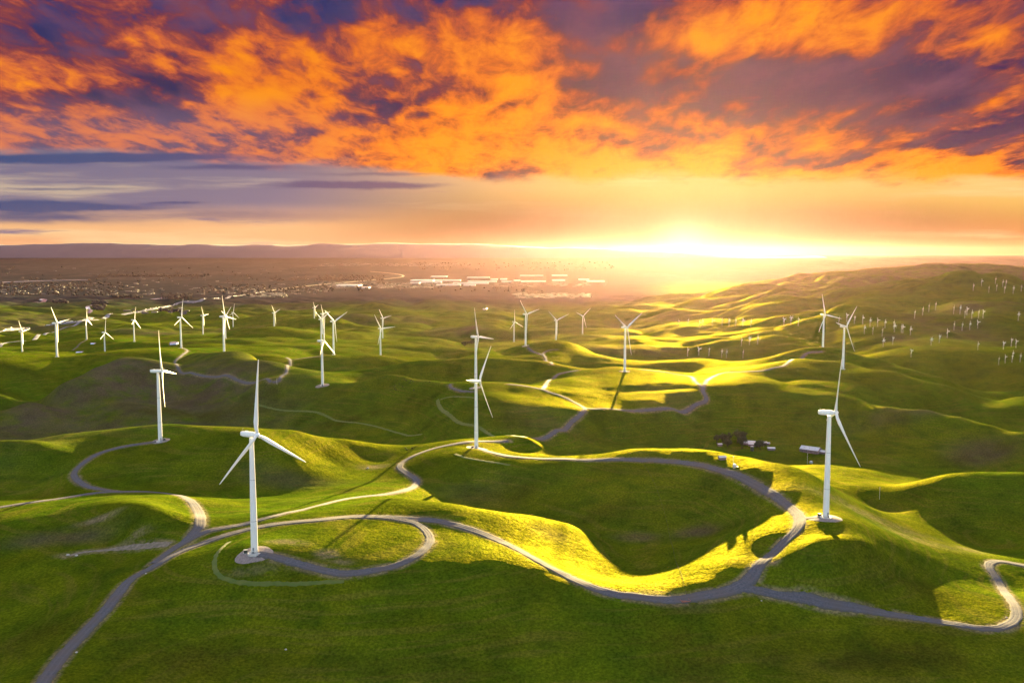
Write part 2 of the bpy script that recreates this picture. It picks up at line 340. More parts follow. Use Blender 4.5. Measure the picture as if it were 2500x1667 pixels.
# keep one survey point per small cell
pp = []
for t in pts:
    if all(math.hypot(t[0]-q[0], t[1]-q[1]) > 0.010 for q in pp): pp.append(t)
    else: pp = [q for q in pp if math.hypot(t[0]-q[0], t[1]-q[1]) > 0.010]+[t] if t in pts[-90:] else pp
pp += [q for q in back_pts if all(math.hypot(t[0]-q[0], t[1]-q[1]) > 0.022 for t in pp)]
P = np.array(pp)
def tps_fit(P, lam):
    X = P[:, :2]; n = len(P)
    r2 = ((X[:, None]-X[None])**2).sum(-1); K = np.where(r2 > 0, 0.5*r2*np.log(r2+1e-20), 0)+lam*np.eye(n)
    A = np.zeros((n+3, n+3)); A[:n, :n] = K; A[:n, n] = 1; A[:n, n+1:] = X; A[n, :n] = 1; A[n+1:, :n] = X.T
    return np.linalg.solve(A, np.concatenate([P[:, 2], np.zeros(3)]))
cf = tps_fit(P, 2e-5)
def tps_eval(u, w):
    out = np.full(u.shape, cf[-3])+cf[-2]*u+cf[-1]*w
    for i in range(len(P)):
        r2 = (u-P[i, 0])**2+(w-P[i, 1])**2
        out += cf[i]*0.5*r2*np.log(r2+1e-20)
    return out
rng = np.random.RandomState(11)
LAT = rng.rand(256, 256)*2-1
def vnoise(x, y):
    xi = np.floor(x).astype(int); yi = np.floor(y).astype(int); fx = x-xi; fy = y-yi
    fx = fx*fx*fx*(fx*(fx*6-15)+10); fy = fy*fy*fy*(fy*(fy*6-15)+10)
    g = lambda a, b: LAT[a & 255, b & 255]
    return (g(xi, yi)*(1-fx)+g(xi+1, yi)*fx)*(1-fy)+(g(xi, yi+1)*(1-fx)+g(xi+1, yi+1)*fx)*fy
def sstep(v, a, b):
    t = np.clip((v-a)/(b-a), 0, 1); return t*t*(3-2*t)
def relief(x, y):
    """small natural relief on top of the surveyed heights"""
    u = x/np.maximum(y, 1)
    near = 1.5*vnoise(x/80.+3, y/80.)+0.6*vnoise(x/26., y/26.+9)+0.16*vnoise(x/8., y/8.+9)
    bil = lambda s, ox: np.sqrt(vnoise(x/s+ox, y/s-ox)**2+0.01)
    mid = 46*(bil(430, 5.3)-0.30)+20*(bil(190, 1.7)-0.30)+5*(bil(85, 8.1)-0.3)
    amp = sstep(y, 1900, 3400)*(1-0.97*sstep(y, 7000, 11000))
    rough = sstep(u, 0.10, 0.35)
    far = 70*(bil(1200, 2.2)-0.5)*sstep(y, 4000, 7000)*rough*(1-sstep(y, 9000, 14000))
    mid1 = (11*(bil(150, 4.4)-0.3)+15*(bil(290, 6.1)-0.3))*sstep(y, 1050, 1700)
    return near*(1-0.0*amp)+mid1+mid*amp*(1.0+0.7*rough)+far
# fan grid: fine close to the camera, coarser far away
wrow = np.concatenate([np.arange(math.log(230), math.log(2300), 0.0024), np.arange(math.log(2300), math.log(11000), 0.0042), np.arange(math.log(11000), math.log(45000)+.05, 0.03)])
ucol = np.concatenate([np.arange(-1.0, -0.6, 0.01), np.arange(-0.6, 0.6, 0.0021), np.arange(0.6, 1.0001, 0.01)])
NW, NU = len(wrow), len(ucol)
def cubic_matrix(src, dst):
    M = np.zeros((len(dst), len(src))); h = src[1]-src[0]
    for i, d in enumerate(dst):
        t = (d-src[0])/h; k = int(min(max(math.floor(t), 1), len(src)-3)); f = t-k
        for j, c in zip((-1, 0, 1, 2), (-.5*f+f*f-.5*f**3, 1-2.5*f*f+1.5*f**3, .5*f+2*f*f-1.5*f**3, -.5*f*f+.5*f**3)): M[i, k+j] += c
    return M
WN = np.arange(wrow[0]-.03, math.log(12000)+.05, 0.011); US = np.arange(-1.03, 1.04, 0.010)
UU, WW = np.meshgrid(US, WN); ZC = tps_eval(UU, WW)
nfar = int((wrow < math.log(11900)).sum())
Z = np.zeros((NW, NU))
Z[:nfar] = cubic_matrix(WN, wrow[:nfar]) @ ZC @ cubic_matrix(US, ucol).T
Z[nfar:] = Z[nfar-1]
UG, WG = np.meshgrid(ucol, wrow); YG = np.exp(WG); XG = UG*YG
Z = np.clip(Z, -125, 300)
fl = sstep(YG, 7000, 11500)
fl_r = sstep(YG, 10000, 14000)
k = sstep(UG, 0.16, 0.3); fl = fl*(1-k)+fl_r*k
calm = np.ones_like(Z)
for b_, h_ in HUBS.values(): calm *= 1-np.exp(-((XG-b_[0])**2+(YG-b_[1])**2)/(70.0+b_[1]*0.03)**2)
Z += relief(XG, YG)*calm
cap = sstep(YG, 4800, 6500)*sstep(UG, 0.15, 0.3); Z = Z*(1-cap)+np.where(Z > 150, 150+(Z-150)*0.55, Z)*cap
Z = Z*(1-fl)+(-120+2*vnoise(XG/900, YG/900)+np.interp(YG, [12500, 15500, 18500, 23500, 47000], [0, 15, 120, 330, 388]))*fl
def ground(x, y):
    w = math.log(max(y, 231.0)); u = x/y
    i = int(np.searchsorted(wrow, w))-1; i = max(0, min(NW-2, i)); j = int(np.searchsorted(ucol, u))-1; j = max(0, min(NU-2, j))
    a = (w-wrow[i])/(wrow[i+1]-wrow[i]); b = (u-ucol[j])/(ucol[j+1]-ucol[j]); a = min(max(a, 0), 1); b = min(max(b, 0), 1)
    return float((Z[i, j]*(1-b)+Z[i, j+1]*b)*(1-a)+(Z[i+1, j]*(1-b)+Z[i+1, j+1]*b)*a)
def hit(px, py, dmin=0.0):
    """where the sight line through this spot of the survey picture meets the ground"""
    r = ray(px, py); u = r[0]/r[1]; s = r[2]/r[1]
    j = int(np.searchsorted(ucol, u))-1; j = max(0, min(NU-2, j)); b = (u-ucol[j])/(ucol[j+1]-ucol[j])
    prof = Z[:, j]*(1-b)+Z[:, j+1]*b; Y = np.exp(wrow)
    d = CAMZ+s*Y-prof; d[Y < dmin] = 1e9
    idx = np.nonzero(d <= 0)[0]
    if len(idx) == 0: i = NW-1; y = Y[i]
    else:
        i = idx[0]; i0 = max(i-1, 0); t = d[i0]/(d[i0]-d[i]) if d[i0] != d[i] and d[i0] < 1e8 else 1; y = Y[i0]+(Y[i]-Y[i0])*t
    return (u*y, y, ground(u*y, y))

def simple_mat(name, colr, rough=0.8, **kw):
    m = bpy.data.materials.new(name); m.use_nodes = True; b = m.node_tree.nodes['Principled BSDF']
    b.inputs['Base Color'].default_value = (*colr, 1); b.inputs['Roughness'].default_value = rough
    for k_, v in kw.items(): b.inputs[k_].default_value = v
    return m
def noisy_mat(name, c1, c2, scale, rough=0.85, bump=0.0, detail=6, metallic=0.0):
    m = bpy.data.materials.new(name); m.use_nodes = True; t = NT(m.node_tree); b = t.n['Principled BSDF']
    g = t.node('ShaderNodeNewGeometry'); n = t.noise(g.outputs['Position'], scale, detail, 0.6)
    f = t.smooth(n, 0.3, 0.7); t.l.new(t.mix(f, c1, c2), b.inputs['Base Color'])
    b.inputs['Roughness'].default_value = rough; b.inputs['Metallic'].default_value = metallic
    if bump:
        bp = t.node('ShaderNodeBump'); bp.inputs['Distance'].default_value = bump; bp.inputs['Strength'].default_value = 1.0
        t.l.new(n, bp.inputs['Height']); t.l.new(bp.outputs[0], b.inputs['Normal'])
    return m
#GRASS_BEGIN
def grass_material(name, tint=1.0):
    m = bpy.data.materials.new(name); m.use_nodes = True; t = NT(m.node_tree); b = t.n['Principled BSDF']
    g = t.node('ShaderNodeNewGeometry'); pos = g.outputs['Position']
    big = t.noise(pos, 0.006, 5, 0.55); mid = t.noise(pos, 0.035, 6, 0.62); fine = t.noise(pos, 0.55, 5, 0.7)
    st = t.vmath('MULTIPLY', pos, (0.012, 0.012, 0.55)); terr = t.noise(st, 1.0, 4, 0.6)
    c = t.mix(t.smooth(big, 0.35, 0.65), (0.032, 0.104, 0.003), (0.082, 0.118, 0.004))
    c = t.mix(t.smooth(mid, 0.40, 0.75), c, (0.018, 0.064, 0.004))
    c = t.mix(t.math('MULTIPLY', t.smooth(terr, 0.50, 0.64), 0.55), c, (0.12, 0.115, 0.02))
    a = t.node('ShaderNodeAttribute', attribute_name='cover')
    sp = t.node('ShaderNodeSeparateColor'); t.l.new(a.outputs['Color'], sp.inputs[0])
    n2 = t.noise(pos, 0.02, 6, 0.65)
    dry = t.math('MULTIPLY', sp.outputs[0], t.smooth(n2, 0.25, 0.6))
    c = t.mix(dry, c, (0.070, 0.050, 0.060))
    soil = t.math('MULTIPLY', sp.outputs[1], t.smooth(t.noise(pos, 0.12, 6, 0.7), 0.35, 0.55))
    c = t.mix(soil, c, (0.26, 0.20, 0.15))
    painted_shade = t.math('MULTIPLY', t.math('SUBTRACT', 1.0, a.outputs['Alpha']), t.smooth(t.noise(pos, 0.03, 6, 0.68), 0.30, 0.62))
    c = t.mix(painted_shade, c, (0.016, 0.022, 0.006))  # shade painted into the grass colour where alpha is low
    plain = sp.outputs[2]
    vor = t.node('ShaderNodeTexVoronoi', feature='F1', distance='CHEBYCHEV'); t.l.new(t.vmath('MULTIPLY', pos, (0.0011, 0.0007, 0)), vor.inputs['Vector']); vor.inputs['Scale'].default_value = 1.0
    fc = t.mix(t.smooth(t.noise(vor.outputs['Position'], 3.1, 0), 0.35, 0.65), (0.022, 0.026, 0.050), (0.042, 0.040, 0.062))  # field colours pushed blue: dusk light mixed into the base colour
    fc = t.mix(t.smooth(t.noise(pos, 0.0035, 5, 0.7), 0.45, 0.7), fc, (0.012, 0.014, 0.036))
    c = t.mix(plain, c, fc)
    c = t.mix(t.smooth(fine, 0.3, 0.75), t.mix(0.6, c, (0.012, 0.020, 0.002)), c)
    dens = t.smooth(t.noise(t.vmath('ADD', pos, (900, 50, 0)), 0.013, 6, 0.62), 0.32, 0.68)
    c = t.mix(t.math('MULTIPLY', dens, 0.55), c, t.mix(0.65, c, (0.006, 0.012, 0.001)))
    t.l.new(c, b.inputs['Base Color']); b.inputs['Roughness'].default_value = 0.8
    b.inputs['Specular IOR Level'].default_value = 0.0
    # back-lit blades throw the low light forward: a broad yellow lobe
    gl = t.node('ShaderNodeBsdfGlossy', distribution='GGX'); gl.inputs['Roughness'].default_value = 0.60
    t.l.new(t.mix(t.math('MULTIPLY', t.math('SUBTRACT', 1.0, plain), 0.75), c, (0.85, 0.72, 0.05)), gl.inputs['Color'])
    ms = t.node('ShaderNodeMixShader'); t.set(ms.inputs[0], t.math('MULTIPLY', t.math('MULTIPLY', t.smooth(fine, 0.30, 0.72, 0.2, 1.15), t.smooth(mid, 0.25, 0.7, 1.15, 0.6)), 0.08))
    t.l.new(b.outputs[0], ms.inputs[1]); t.l.new(gl.outputs[0], ms.inputs[2])
    mo = [q for q in t.n if q.type == 'OUTPUT_MATERIAL'][0]; t.l.new(ms.outputs[0], mo.inputs['Surface'])
    bp = t.node('ShaderNodeBump'); bp.inputs['Strength'].default_value = 0.5; bp.inputs['Distance'].default_value = 1.3
    h = t.math('ADD', t.math('MULTIPLY', fine, 0.5), t.math('ADD', t.math('MULTIPLY', terr, 0.6), t.math('MULTIPLY', t.noise(pos, 0.16, 5, 0.62), 1.6)))
    t.l.new(h, bp.inputs['Height']); t.l.new(bp.outputs[0], b.inputs['Normal']); t.l.new(bp.outputs[0], gl.inputs['Normal'])
    return m
#GRASS_END
M_GRASS = grass_material('grass')
# ground cover: r = bare purple-brown weeds, g = bare soil, b = the farmed plain, low alpha = shade painted dark
cover = np.zeros((NW, NU, 4), np.float32); cover[..., 3] = 1
def patch(px, py, rx, ry, ch, amt=1.0, ang=0.0):
    x0, y0, _ = hit(px, py); x1, y1, _ = hit(px+rx, py); dx = abs(x1-x0)+2
    ya = hit(px, py+ry)[1]; dy = max(abs(ya-y0), 4)
    e = np.exp(-(((XG-x0)/dx)**2+((YG-y0)/dy)**2)**1.3)
    cover[..., ch] = np.maximum(cover[..., ch], amt*e)
for q in [(350, 935, 230, 75, 0, 1), (490, 965, 170, 60, 0, 1), (230, 950, 120, 60, 0, 1), (120, 1000, 160, 45, 0, 1), (620, 960, 90, 60, 0, .6), (30, 1050, 90, 30, 0, .9),
          (300, 1040, 150, 20, 0, .8), (560, 890, 100, 12, 0, .6), (150, 1312, 120, 18, 0, .8), (700, 1170, 120, 25, 0, .5), (1700, 1300, 60, 12, 0, 1), (1560, 1310, 50, 12, 0, .9),
          (1340, 1300, 40, 20, 0, .6), (1150, 1200, 120, 30, 0, .3), (2400, 1110, 130, 30, 0, .9), (2250, 1000, 60, 20, 0, .6), (1620, 960, 80, 30, 0, .4), (2300, 800, 140, 30, 0, .7), (2400, 740, 120, 25, 0, .8),
          (1150, 800, 50, 20, 0, .9), (1080, 805, 50, 15, 0, .6), (60, 800, 140, 12, 0, .9), (380, 812, 120, 8, 0, .9), (1560, 850, 120, 20, 0, .7), (2200, 830, 90, 12, 0, .8), (1320, 1020, 90, 30, 0, .35),
          (240, 1268, 38, 8, 1, 1), (330, 1305, 25, 8, 1, .7), (180, 1352, 30, 3, 1, 1), (700, 1322, 45, 7, 1, .7), (798, 1352, 22, 14, 1, .9), (835, 1370, 20, 8, 1, .6), (913, 1140, 28, 5, 1, .9),
          (620, 1390, 70, 14, 1, .35), (1420, 995, 14, 4, 1, 1), (2130, 1262, 60, 8, 1, .5), (2250, 1320, 50, 6, 1, .5), (1890, 1370, 12, 10, 1, 1), (2360, 1340, 16, 5, 1, .6), (440, 1330, 30, 8, 1, 1), (1600, 1445, 40, 6, 1, .6), (1660, 1478, 60, 12, 0, 1)]:
    patch(*q)
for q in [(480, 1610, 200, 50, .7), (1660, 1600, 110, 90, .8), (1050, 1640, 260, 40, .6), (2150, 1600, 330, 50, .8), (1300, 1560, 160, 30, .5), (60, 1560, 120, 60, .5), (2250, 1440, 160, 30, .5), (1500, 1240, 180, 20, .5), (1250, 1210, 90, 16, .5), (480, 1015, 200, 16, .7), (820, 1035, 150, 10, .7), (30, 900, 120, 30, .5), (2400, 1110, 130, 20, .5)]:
    tmp_ = cover[..., 0].copy(); cover[..., 0] = 0; patch(*q[:4], 0, q[4]); cover[..., 3] = np.minimum(cover[..., 3], 1-cover[..., 0]); cover[..., 0] = tmp_  # alpha lowered in patches that deepen the slope shading by colour
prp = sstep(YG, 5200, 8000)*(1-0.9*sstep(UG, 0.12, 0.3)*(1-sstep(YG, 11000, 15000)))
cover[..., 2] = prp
cover[..., 0] = np.maximum(cover[..., 0], 0.75*sstep(YG, 2600, 6000)*(vnoise(XG/700+20, YG/700) > -0.1)*sstep(vnoise(XG/700+20, YG/700), -0.1, 0.4))

cover[..., 0] = np.maximum(cover[..., 0], 0.9*sstep(YG, 3000, 5200)*sstep(UG, 0.2, 0.35))
def build_terrain():
    V = np.stack([XG, YG, Z], -1).reshape(-1, 3).astype(np.float32)
    idx = np.arange(NW*NU).reshape(NW, NU)
    q = np.stack([idx[:-1, :-1], idx[:-1, 1:], idx[1:, 1:], idx[1:, :-1]], -1).reshape(-1, 4)
    me = bpy.data.meshes.new('terrain')
    me.vertices.add(len(V)); me.vertices.foreach_set('co', V.ravel())
    me.loops.add(q.size); me.loops.foreach_set('vertex_index', q.ravel().astype(np.int32))
    me.polygons.add(len(q)); me.polygons.foreach_set('loop_start', np.arange(0, q.size, 4, dtype=np.int32)); me.polygons.foreach_set('loop_total', np.full(len(q), 4, np.int32))
    me.polygons.foreach_set('use_smooth', np.ones(len(q), bool))
    me.update(calc_edges=True)
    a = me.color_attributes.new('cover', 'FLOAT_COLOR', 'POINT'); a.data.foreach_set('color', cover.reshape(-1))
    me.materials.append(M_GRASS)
    o = bpy.data.objects.new('terrain', me); col.objects.link(o); tag(o, kind='structure')

# ------------------------------------------------------------------ roads
def road_material():
    m = bpy.data.materials.new('gravel'); m.use_nodes = True; t = NT(m.node_tree); b = t.n['Principled BSDF']
    g = t.node('ShaderNodeNewGeometry'); pos = g.outputs['Position']; uvn = t.node('ShaderNodeUVMap'); sx = t.node('ShaderNodeSeparateXYZ'); t.l.new(uvn.outputs[0], sx.inputs[0])
    across = t.math('ADD', sx.outputs[0], t.math('MULTIPLY', t.math('SUBTRACT', t.noise(pos, .05, 3), .5), .16))
    tr = t.math('ABSOLUTE', t.math('SUBTRACT', t.math('ABSOLUTE', t.math('SUBTRACT', across, .5)), .17)); rut = t.smooth(tr, .09, .02)
    n = t.noise(pos, .7, 7, .7); n2 = t.noise(pos, .06, 5, .6)
    c = t.mix(t.smooth(n, .3, .7), (.052, .056, .074), (.104, .108, .135)); c = t.mix(t.smooth(n2, .4, .65), c, (.088, .080, .088))
    c = t.mix(t.math('MULTIPLY', rut, .3), c, (.12, .108, .13)); ed = t.smooth(t.math('ABSOLUTE', t.math('SUBTRACT', across, .5)), .33, .5)
    c = t.mix(t.math('MULTIPLY', ed, t.smooth(n, .35, .6)), c, (.075, .070, .030))
    t.l.new(c, b.inputs['Base Color']); b.inputs['Roughness'].default_value = .95; b.inputs['Specular IOR Level'].default_value = .1
    bp = t.node('ShaderNodeBump'); bp.inputs['Distance'].default_value = .12; t.l.new(t.math('SUBTRACT', n, t.math('MULTIPLY', rut, .4)), bp.inputs['Height']); t.l.new(bp.outputs[0], b.inputs['Normal'])
    return m
M_ROAD = road_material()
M_DIRT = noisy_mat('dirt', (0.09, 0.08, 0.06), (0.19, 0.155, 0.13), 0.4, 0.95, 0.05)
M_TRACK = noisy_mat('track_grass', (0.050, 0.085, 0.008), (0.085, 0.105, 0.014), 0.15, 0.9, 0.05)
def catmull(P, step):
    P = [Vector(p) for p in P]; P = [P[0]*2-P[1]]+P+[P[-1]*2-P[-2]]; out = []
    for i in range(1, len(P)-2):
        n = max(2, int((P[i+1]-P[i]).length/step))
        for k_ in range(n):
            t = k_/n; a, b, c, d = P[i-1:i+3]
            out.append(0.5*((2*b)+(c-a)*t+(2*a-5*b+4*c-d)*t*t+(3*b-a-3*c+d)*t**3))
    out.append(P[-2]); return out
def verge(A, w, amt):
    for x, y in A[::1]:
        i = int(np.searchsorted(wrow, math.log(y))); j = int(np.searchsorted(ucol, x/y)); r = w/2+5
        di = max(1, int(r/(y*.0024)))+1; dj = max(1, int(r/(y*.0021)))+1; a, b_, c, d = max(0, i-di), i+di, max(0, j-dj), j+dj
        dist = np.hypot(XG[a:b_, c:d]-x, YG[a:b_, c:d]-y); e = amt*(1-sstep(dist, w/2+.3, w/2+4.0))
        cover[a:b_, c:d, 1] = np.maximum(cover[a:b_, c:d, 1], e)
def ribbon(name, path, width, mat, lift=0.25, step=2.0, px=True, nx=8, w_end=None, jit=1.1, kind='structure', dmin=None, skirt=0.5):
    if px:
        p2 = []
        for p in path:
            h = hit(p[0], p[1], p[2] if len(p) > 2 else 0.0); p2.append((h[0], h[1], 0))
        # drop points that jumped across a crest
        path = p2
    C = catmull([(p[0], p[1], 0) for p in path], step); n = len(C)
    # smooth the centre line
    A = np.array([(c.x, c.y) for c in C])
    for _ in range(4): A[1:-1] = (A[:-2]+2*A[1:-1]+A[2:])/4
    T = np.gradient(A, axis=0); T /= np.linalg.norm(T, axis=1)[:, None]+1e-9; Nn = np.stack([T[:, 1], -T[:, 0]], 1)
    if name in ('road', 'dirt_track') and width < 12: verge(A, width, 0.85 if name == 'road' else 0.6)
    V = []; Fc = []
    for i in range(n):
        w = width if w_end is None else width+(w_end-width)*i/(n-1)
        for k_ in range(nx+1):
            s = k_/nx-0.5; e = 0
            if k_ in (0, nx): e = random.uniform(-jit, jit)*0.5
            ww = w*s+e*(1 if s > 0 else -1)
            x = A[i, 0]+Nn[i, 0]*ww; y = A[i, 1]+Nn[i, 1]*ww
            z = ground(x, y)+(lift if 0 < k_ < nx else lift*0.15-0.02)
            V.append((x, y, z))
    m1 = nx+1
    for i in range(n-1):
        for k_ in range(nx): a = i*m1+k_; Fc.append((a, a+1, a+1+m1, a+m1))
    o = mesh_obj(name, V, Fc, mat, smooth=True)
    uvl = o.data.uv_layers.new(name='uv'); me = o.data; vi = np.zeros(len(me.loops), np.int32); me.loops.foreach_get('vertex_index', vi)
    uvc = np.stack([(vi % m1)/nx, (vi//m1)*step/10.0], -1).astype(np.float32); uvl.data.foreach_set('uv', uvc.ravel())
    if kind: tag(o, kind=kind)
    return o
ROADS = [
 (9.5, [(92,1690),(149,1604),(213,1536),(264,1481),(315,1417),(374,1383),(425,1353),(489,1328),(574,1300),(638,1285),(766,1270),(850,1262),(906,1261),(970,1264),(1055,1270),(1119,1283),(1183,1304),(1247,1332),(1310,1366),(1374,1400),(1438,1430),(1502,1449),(1566,1457),(1651,1464),(1735,1451),(1790,1438),(1829,1415),(1854,1379),(1884,1353),(1914,1323),(1944,1294),(1953,1272),(1944,1251),(1918,1230),(1884,1204),(1841,1181),(1799,1160),(1756,1147),(1701,1134),(1629,1126),(1566,1123),(1480,1122),(1395,1121),(1310,1119),(1247,1114),(1204,1105),(1176,1097)]),
 (7, [(630,1352),(664,1357),(723,1374),(787,1391),(842,1400),(906,1393),(970,1379),(1021,1353),(1049,1323),(1042,1298),(1013,1276),(970,1267),(925,1262)]),
 (8, [(374,1375),(430,1335),(502,1298),(553,1287),(630,1270),(723,1247),(800,1228),(864,1215),(928,1208),(983,1198),(1012,1186),(1017,1172),(996,1157),(976,1142),(983,1128),(1013,1111),(1055,1096),(1098,1086),(1140,1079),(1183,1077),(1240,1076)]),
 (9, [(450,1325),(480,1295),(489,1275),(485,1250),(468,1225),(438,1209),(383,1202),(315,1200),(255,1201),(170,1213),(85,1225),(0,1238),(-60,1246)]),
 (7, [(300,1201),(255,1196),(204,1183),(181,1162),(187,1145),(213,1123),(255,1102),(319,1087),(383,1078)]),
 (7.5, [(1800,1436),(1829,1436),(1905,1453),(2012,1472),(2118,1489),(2224,1506),(2331,1523),(2400,1533),(2445,1531),(2478,1512),(2480,1484),(2458,1451),(2437,1417),(2418,1391),(2415,1376),(2435,1369),(2465,1373),(2510,1382)]),
 (6, [(1944,1262),(1975,1264),(2010,1262)]),
 (7, [(1309,1071),(1355,1054),(1393,1033),(1416,1014),(1428,997),(1404,983),(1374,968),(1343,958),(1324,951),(1286,943),(1240,938)]),
 (7, [(1428,997),(1489,998),(1565,1002),(1642,998),(1697,989),(1724,977),(1716,953),(1722,935),(1740,920),(1776,909),(1849,906),(1890,898),(1921,888),(1957,875),(2008,858)]),
 (6, [(1718,950),(1697,931),(1686,919),(1650,913),(1600,906),(1565,902)]),
 (7, [(1326,950),(1336,933),(1355,920),(1382,909),(1412,904)]),
 (6, [(1347,890),(1332,876),(1320,865),(1305,860),(1289,848)]),
 (5, [(1332,874),(1326,863),(1340,855),(1362,853)]),
 (5, [(1098,938),(1103,947),(1129,955),(1160,956)]),
 (6, [(449,851),(457,857),(441,870),(427,884),(434,897),(470,911),(524,920),(578,927),(632,931),(661,933)]),
 (6, [(665,933),(680,930),(688,917),(701,899),(709,881),(700,873)]),
 (5, [(708,879),(730,876),(760,872),(790,870)]),
 (4, [(212,829),(190,845),(178,855)]),
]
for w, p in ROADS: ribbon('road', p, w, M_ROAD, lift=0.35 if w > 6.5 else 0.3)
M_ASPH = noisy_mat('asphalt', (0.10, 0.10, 0.13), (0.16, 0.16, 0.20), 0.05, 0.8)
HWY = [(-60,815),(0,809),(20,806),(60,801),(115,795),(180,786),(215,781),(260,774),(300,768),(350,759),(400,749),(430,741),(455,737),(490,735),(530,728),(560,724),(600,718),(640,713)]
ribbon('highway', HWY, 34, M_ASPH, lift=1.2, step=25)
ribbon('road', [(-60,858),(0,846),(60,832),(110,815),(150,803),(185,793),(240,781)], 16, M_ASPH, lift=1.0, step=15)
TRACKS = [(5, [(1068,975),(1072,990),(1087,1006),(1125,1033),(1183,1052),(1259,1064),(1301,1071)]), (4, [(620,985),(680,1000),(780,1008),(850,1030),(950,1050),(1030,1060)]),
          (3, [(560,1322),(534,1345),(523,1372),(530,1399),(553,1414),(590,1422),(650,1424),(740,1424),(840,1419)]), (3.5, [(1245,1135),(1200,1128),(1140,1118),(1110,1108)]), (3, [(1160,972),(1110,968),(1075,975)])]
for w, p in TRACKS: ribbon('grass_track', p, w, M_TRACK, lift=0.12, kind='structure')
ribbon('dirt_track', [(415,1328),(362,1332),(300,1337),(235,1344),(170,1355)], 7, M_DIRT, lift=0.2, w_end=2.5)

build_terrain()
# ------------------------------------------------------------------ turbines
def paint_mat(name, c, rough=0.38):
    m = bpy.data.materials.new(name); m.use_nodes = True; t = NT(m.node_tree); b = t.n['Principled BSDF']
    g = t.node('ShaderNodeTexCoord'); n = t.noise(t.vmath('MULTIPLY', g.outputs['Object'], (1.2, 1.2, 0.12)), 1.0, 6, 0.6)
    t.l.new(t.mix(t.smooth(n, 0.4, 0.75), c, (c[0]*.9, c[1]*.88, c[2]*.85)), b.inputs['Base Color']); b.inputs['Roughness'].default_value = rough
    return m
M_WHITE = paint_mat('white_paint', (0.80, 0.80, 0.79))
M_GREY = simple_mat('grey_metal', (0.25, 0.26, 0.28), 0.5)
M_DARK = simple_mat('dark_green_metal', (0.03, 0.04, 0.035), 0.5)
M_CONC = noisy_mat('concrete', (0.38, 0.38, 0.38), (0.52, 0.52, 0.51), 1.0, 0.9)
HUBH = 80.5
def circ(r, z, n=24): return [(r*math.cos(2*math.pi*k_/n), r*math.sin(2*math.pi*k_/n), z) for k_ in range(n)]
def make_turbine(detail=True):
    root = empty('wind_turbine', (0, 0, 0))
    # local axis +X points from nacelle to hub
    mb = MB(); prof = [(2.35, 0), (2.30, 3), (2.22, 20), (2.0, 40), (1.7, 60), (1.45, 77.6), (1.45, 78.2)]
    mb.rings([circ(r, z) for r, z in prof]); tw = mb.build('tower', M_WHITE, root, True)
    for z in (0.35, 22, 50):
        r = np.interp(z, [p[1] for p in prof], [p[0] for p in prof]); f = MB(); f.rings([circ(r+0.07, z-0.12), circ(r+0.07, z+0.12)], cap=False); f.build('flange', M_GREY, tw)
    d = MB(); d.box((2.30*math.cos(-1.2), 2.30*math.sin(-1.2), 3.0), (0.3, 1.1, 2.3), -1.2); dr = d.build('door', M_GREY, tw)
    s = MB()
    for k_ in range(6): s.box((3.0*math.cos(-1.2)+0*k_, 3.0*math.sin(-1.2), 0.3*k_+0.1), (1.4-0.15*k_, 1.2, 0.12), -1.2)
    s.build('steps', M_GREY, dr)
    fd = MB(); fd.rings([circ(4.6, -1.2, 32), circ(4.6, 0.25, 32), circ(4.4, 0.32, 32)]); fd.build('foundation', M_CONC, root)
    # nacelle: rounded long housing
    nb = MB(); secs = [(-8.2, 1.15, 1.1, 0.25), (-7.9, 1.55, 1.5, 0.15), (-6.0, 1.80, 1.80, 0.05), (0.0, 1.85, 1.95, 0.0), (2.0, 1.75, 1.85, 0.0), (2.9, 1.45, 1.5, 0.0), (3.1, 1.2, 1.25, 0.0)]
    ring = []
    for x, hy, hz, dz in secs:
        q = []
        for k_ in range(20):
            a = 2*math.pi*k_/20; ca, sa = math.cos(a), math.sin(a); p = 0.62
            q.append((x, hy*math.copysign(abs(ca)**p, ca), HUBH+dz+hz*math.copysign(abs(sa)**p, sa)))
        ring.append(q)
    nb.rings(ring); nc = nb.build('nacelle', M_WHITE, root, True)
    v = MB(); v.tube((-7.0, 0, HUBH+1.7), (-7.0, 0, HUBH+3.4), 0.06, 0.05, 6); v.box((-7.0, 0, HUBH+3.4), (0.2, 1.0, 0.12)); v.build('wind_vane', M_GREY, nc)
    hb = MB(); hb.box((-4.2, 0, HUBH+1.95), (2.0, 1.8, 0.35)); hb.build('roof_hatch', M_WHITE, nc)
    # rotor frame: an empty tilted about Y; children = hub and three blades
    hubc = MB(); hr = []
    for x, r in ((3.2, 1.35), (3.5, 1.6), (4.6, 1.75), (5.6, 1.55), (6.3, 1.0), (6.6, 0.35)):
        hr.append([(x, r*math.cos(2*math.pi*k_/20), HUBH+r*math.sin(2*math.pi*k_/20)) for k_ in range(20)])
    hubc.rings(hr); hubc.build('hub', M_WHITE, root, True)
    return root
BL = 49.8
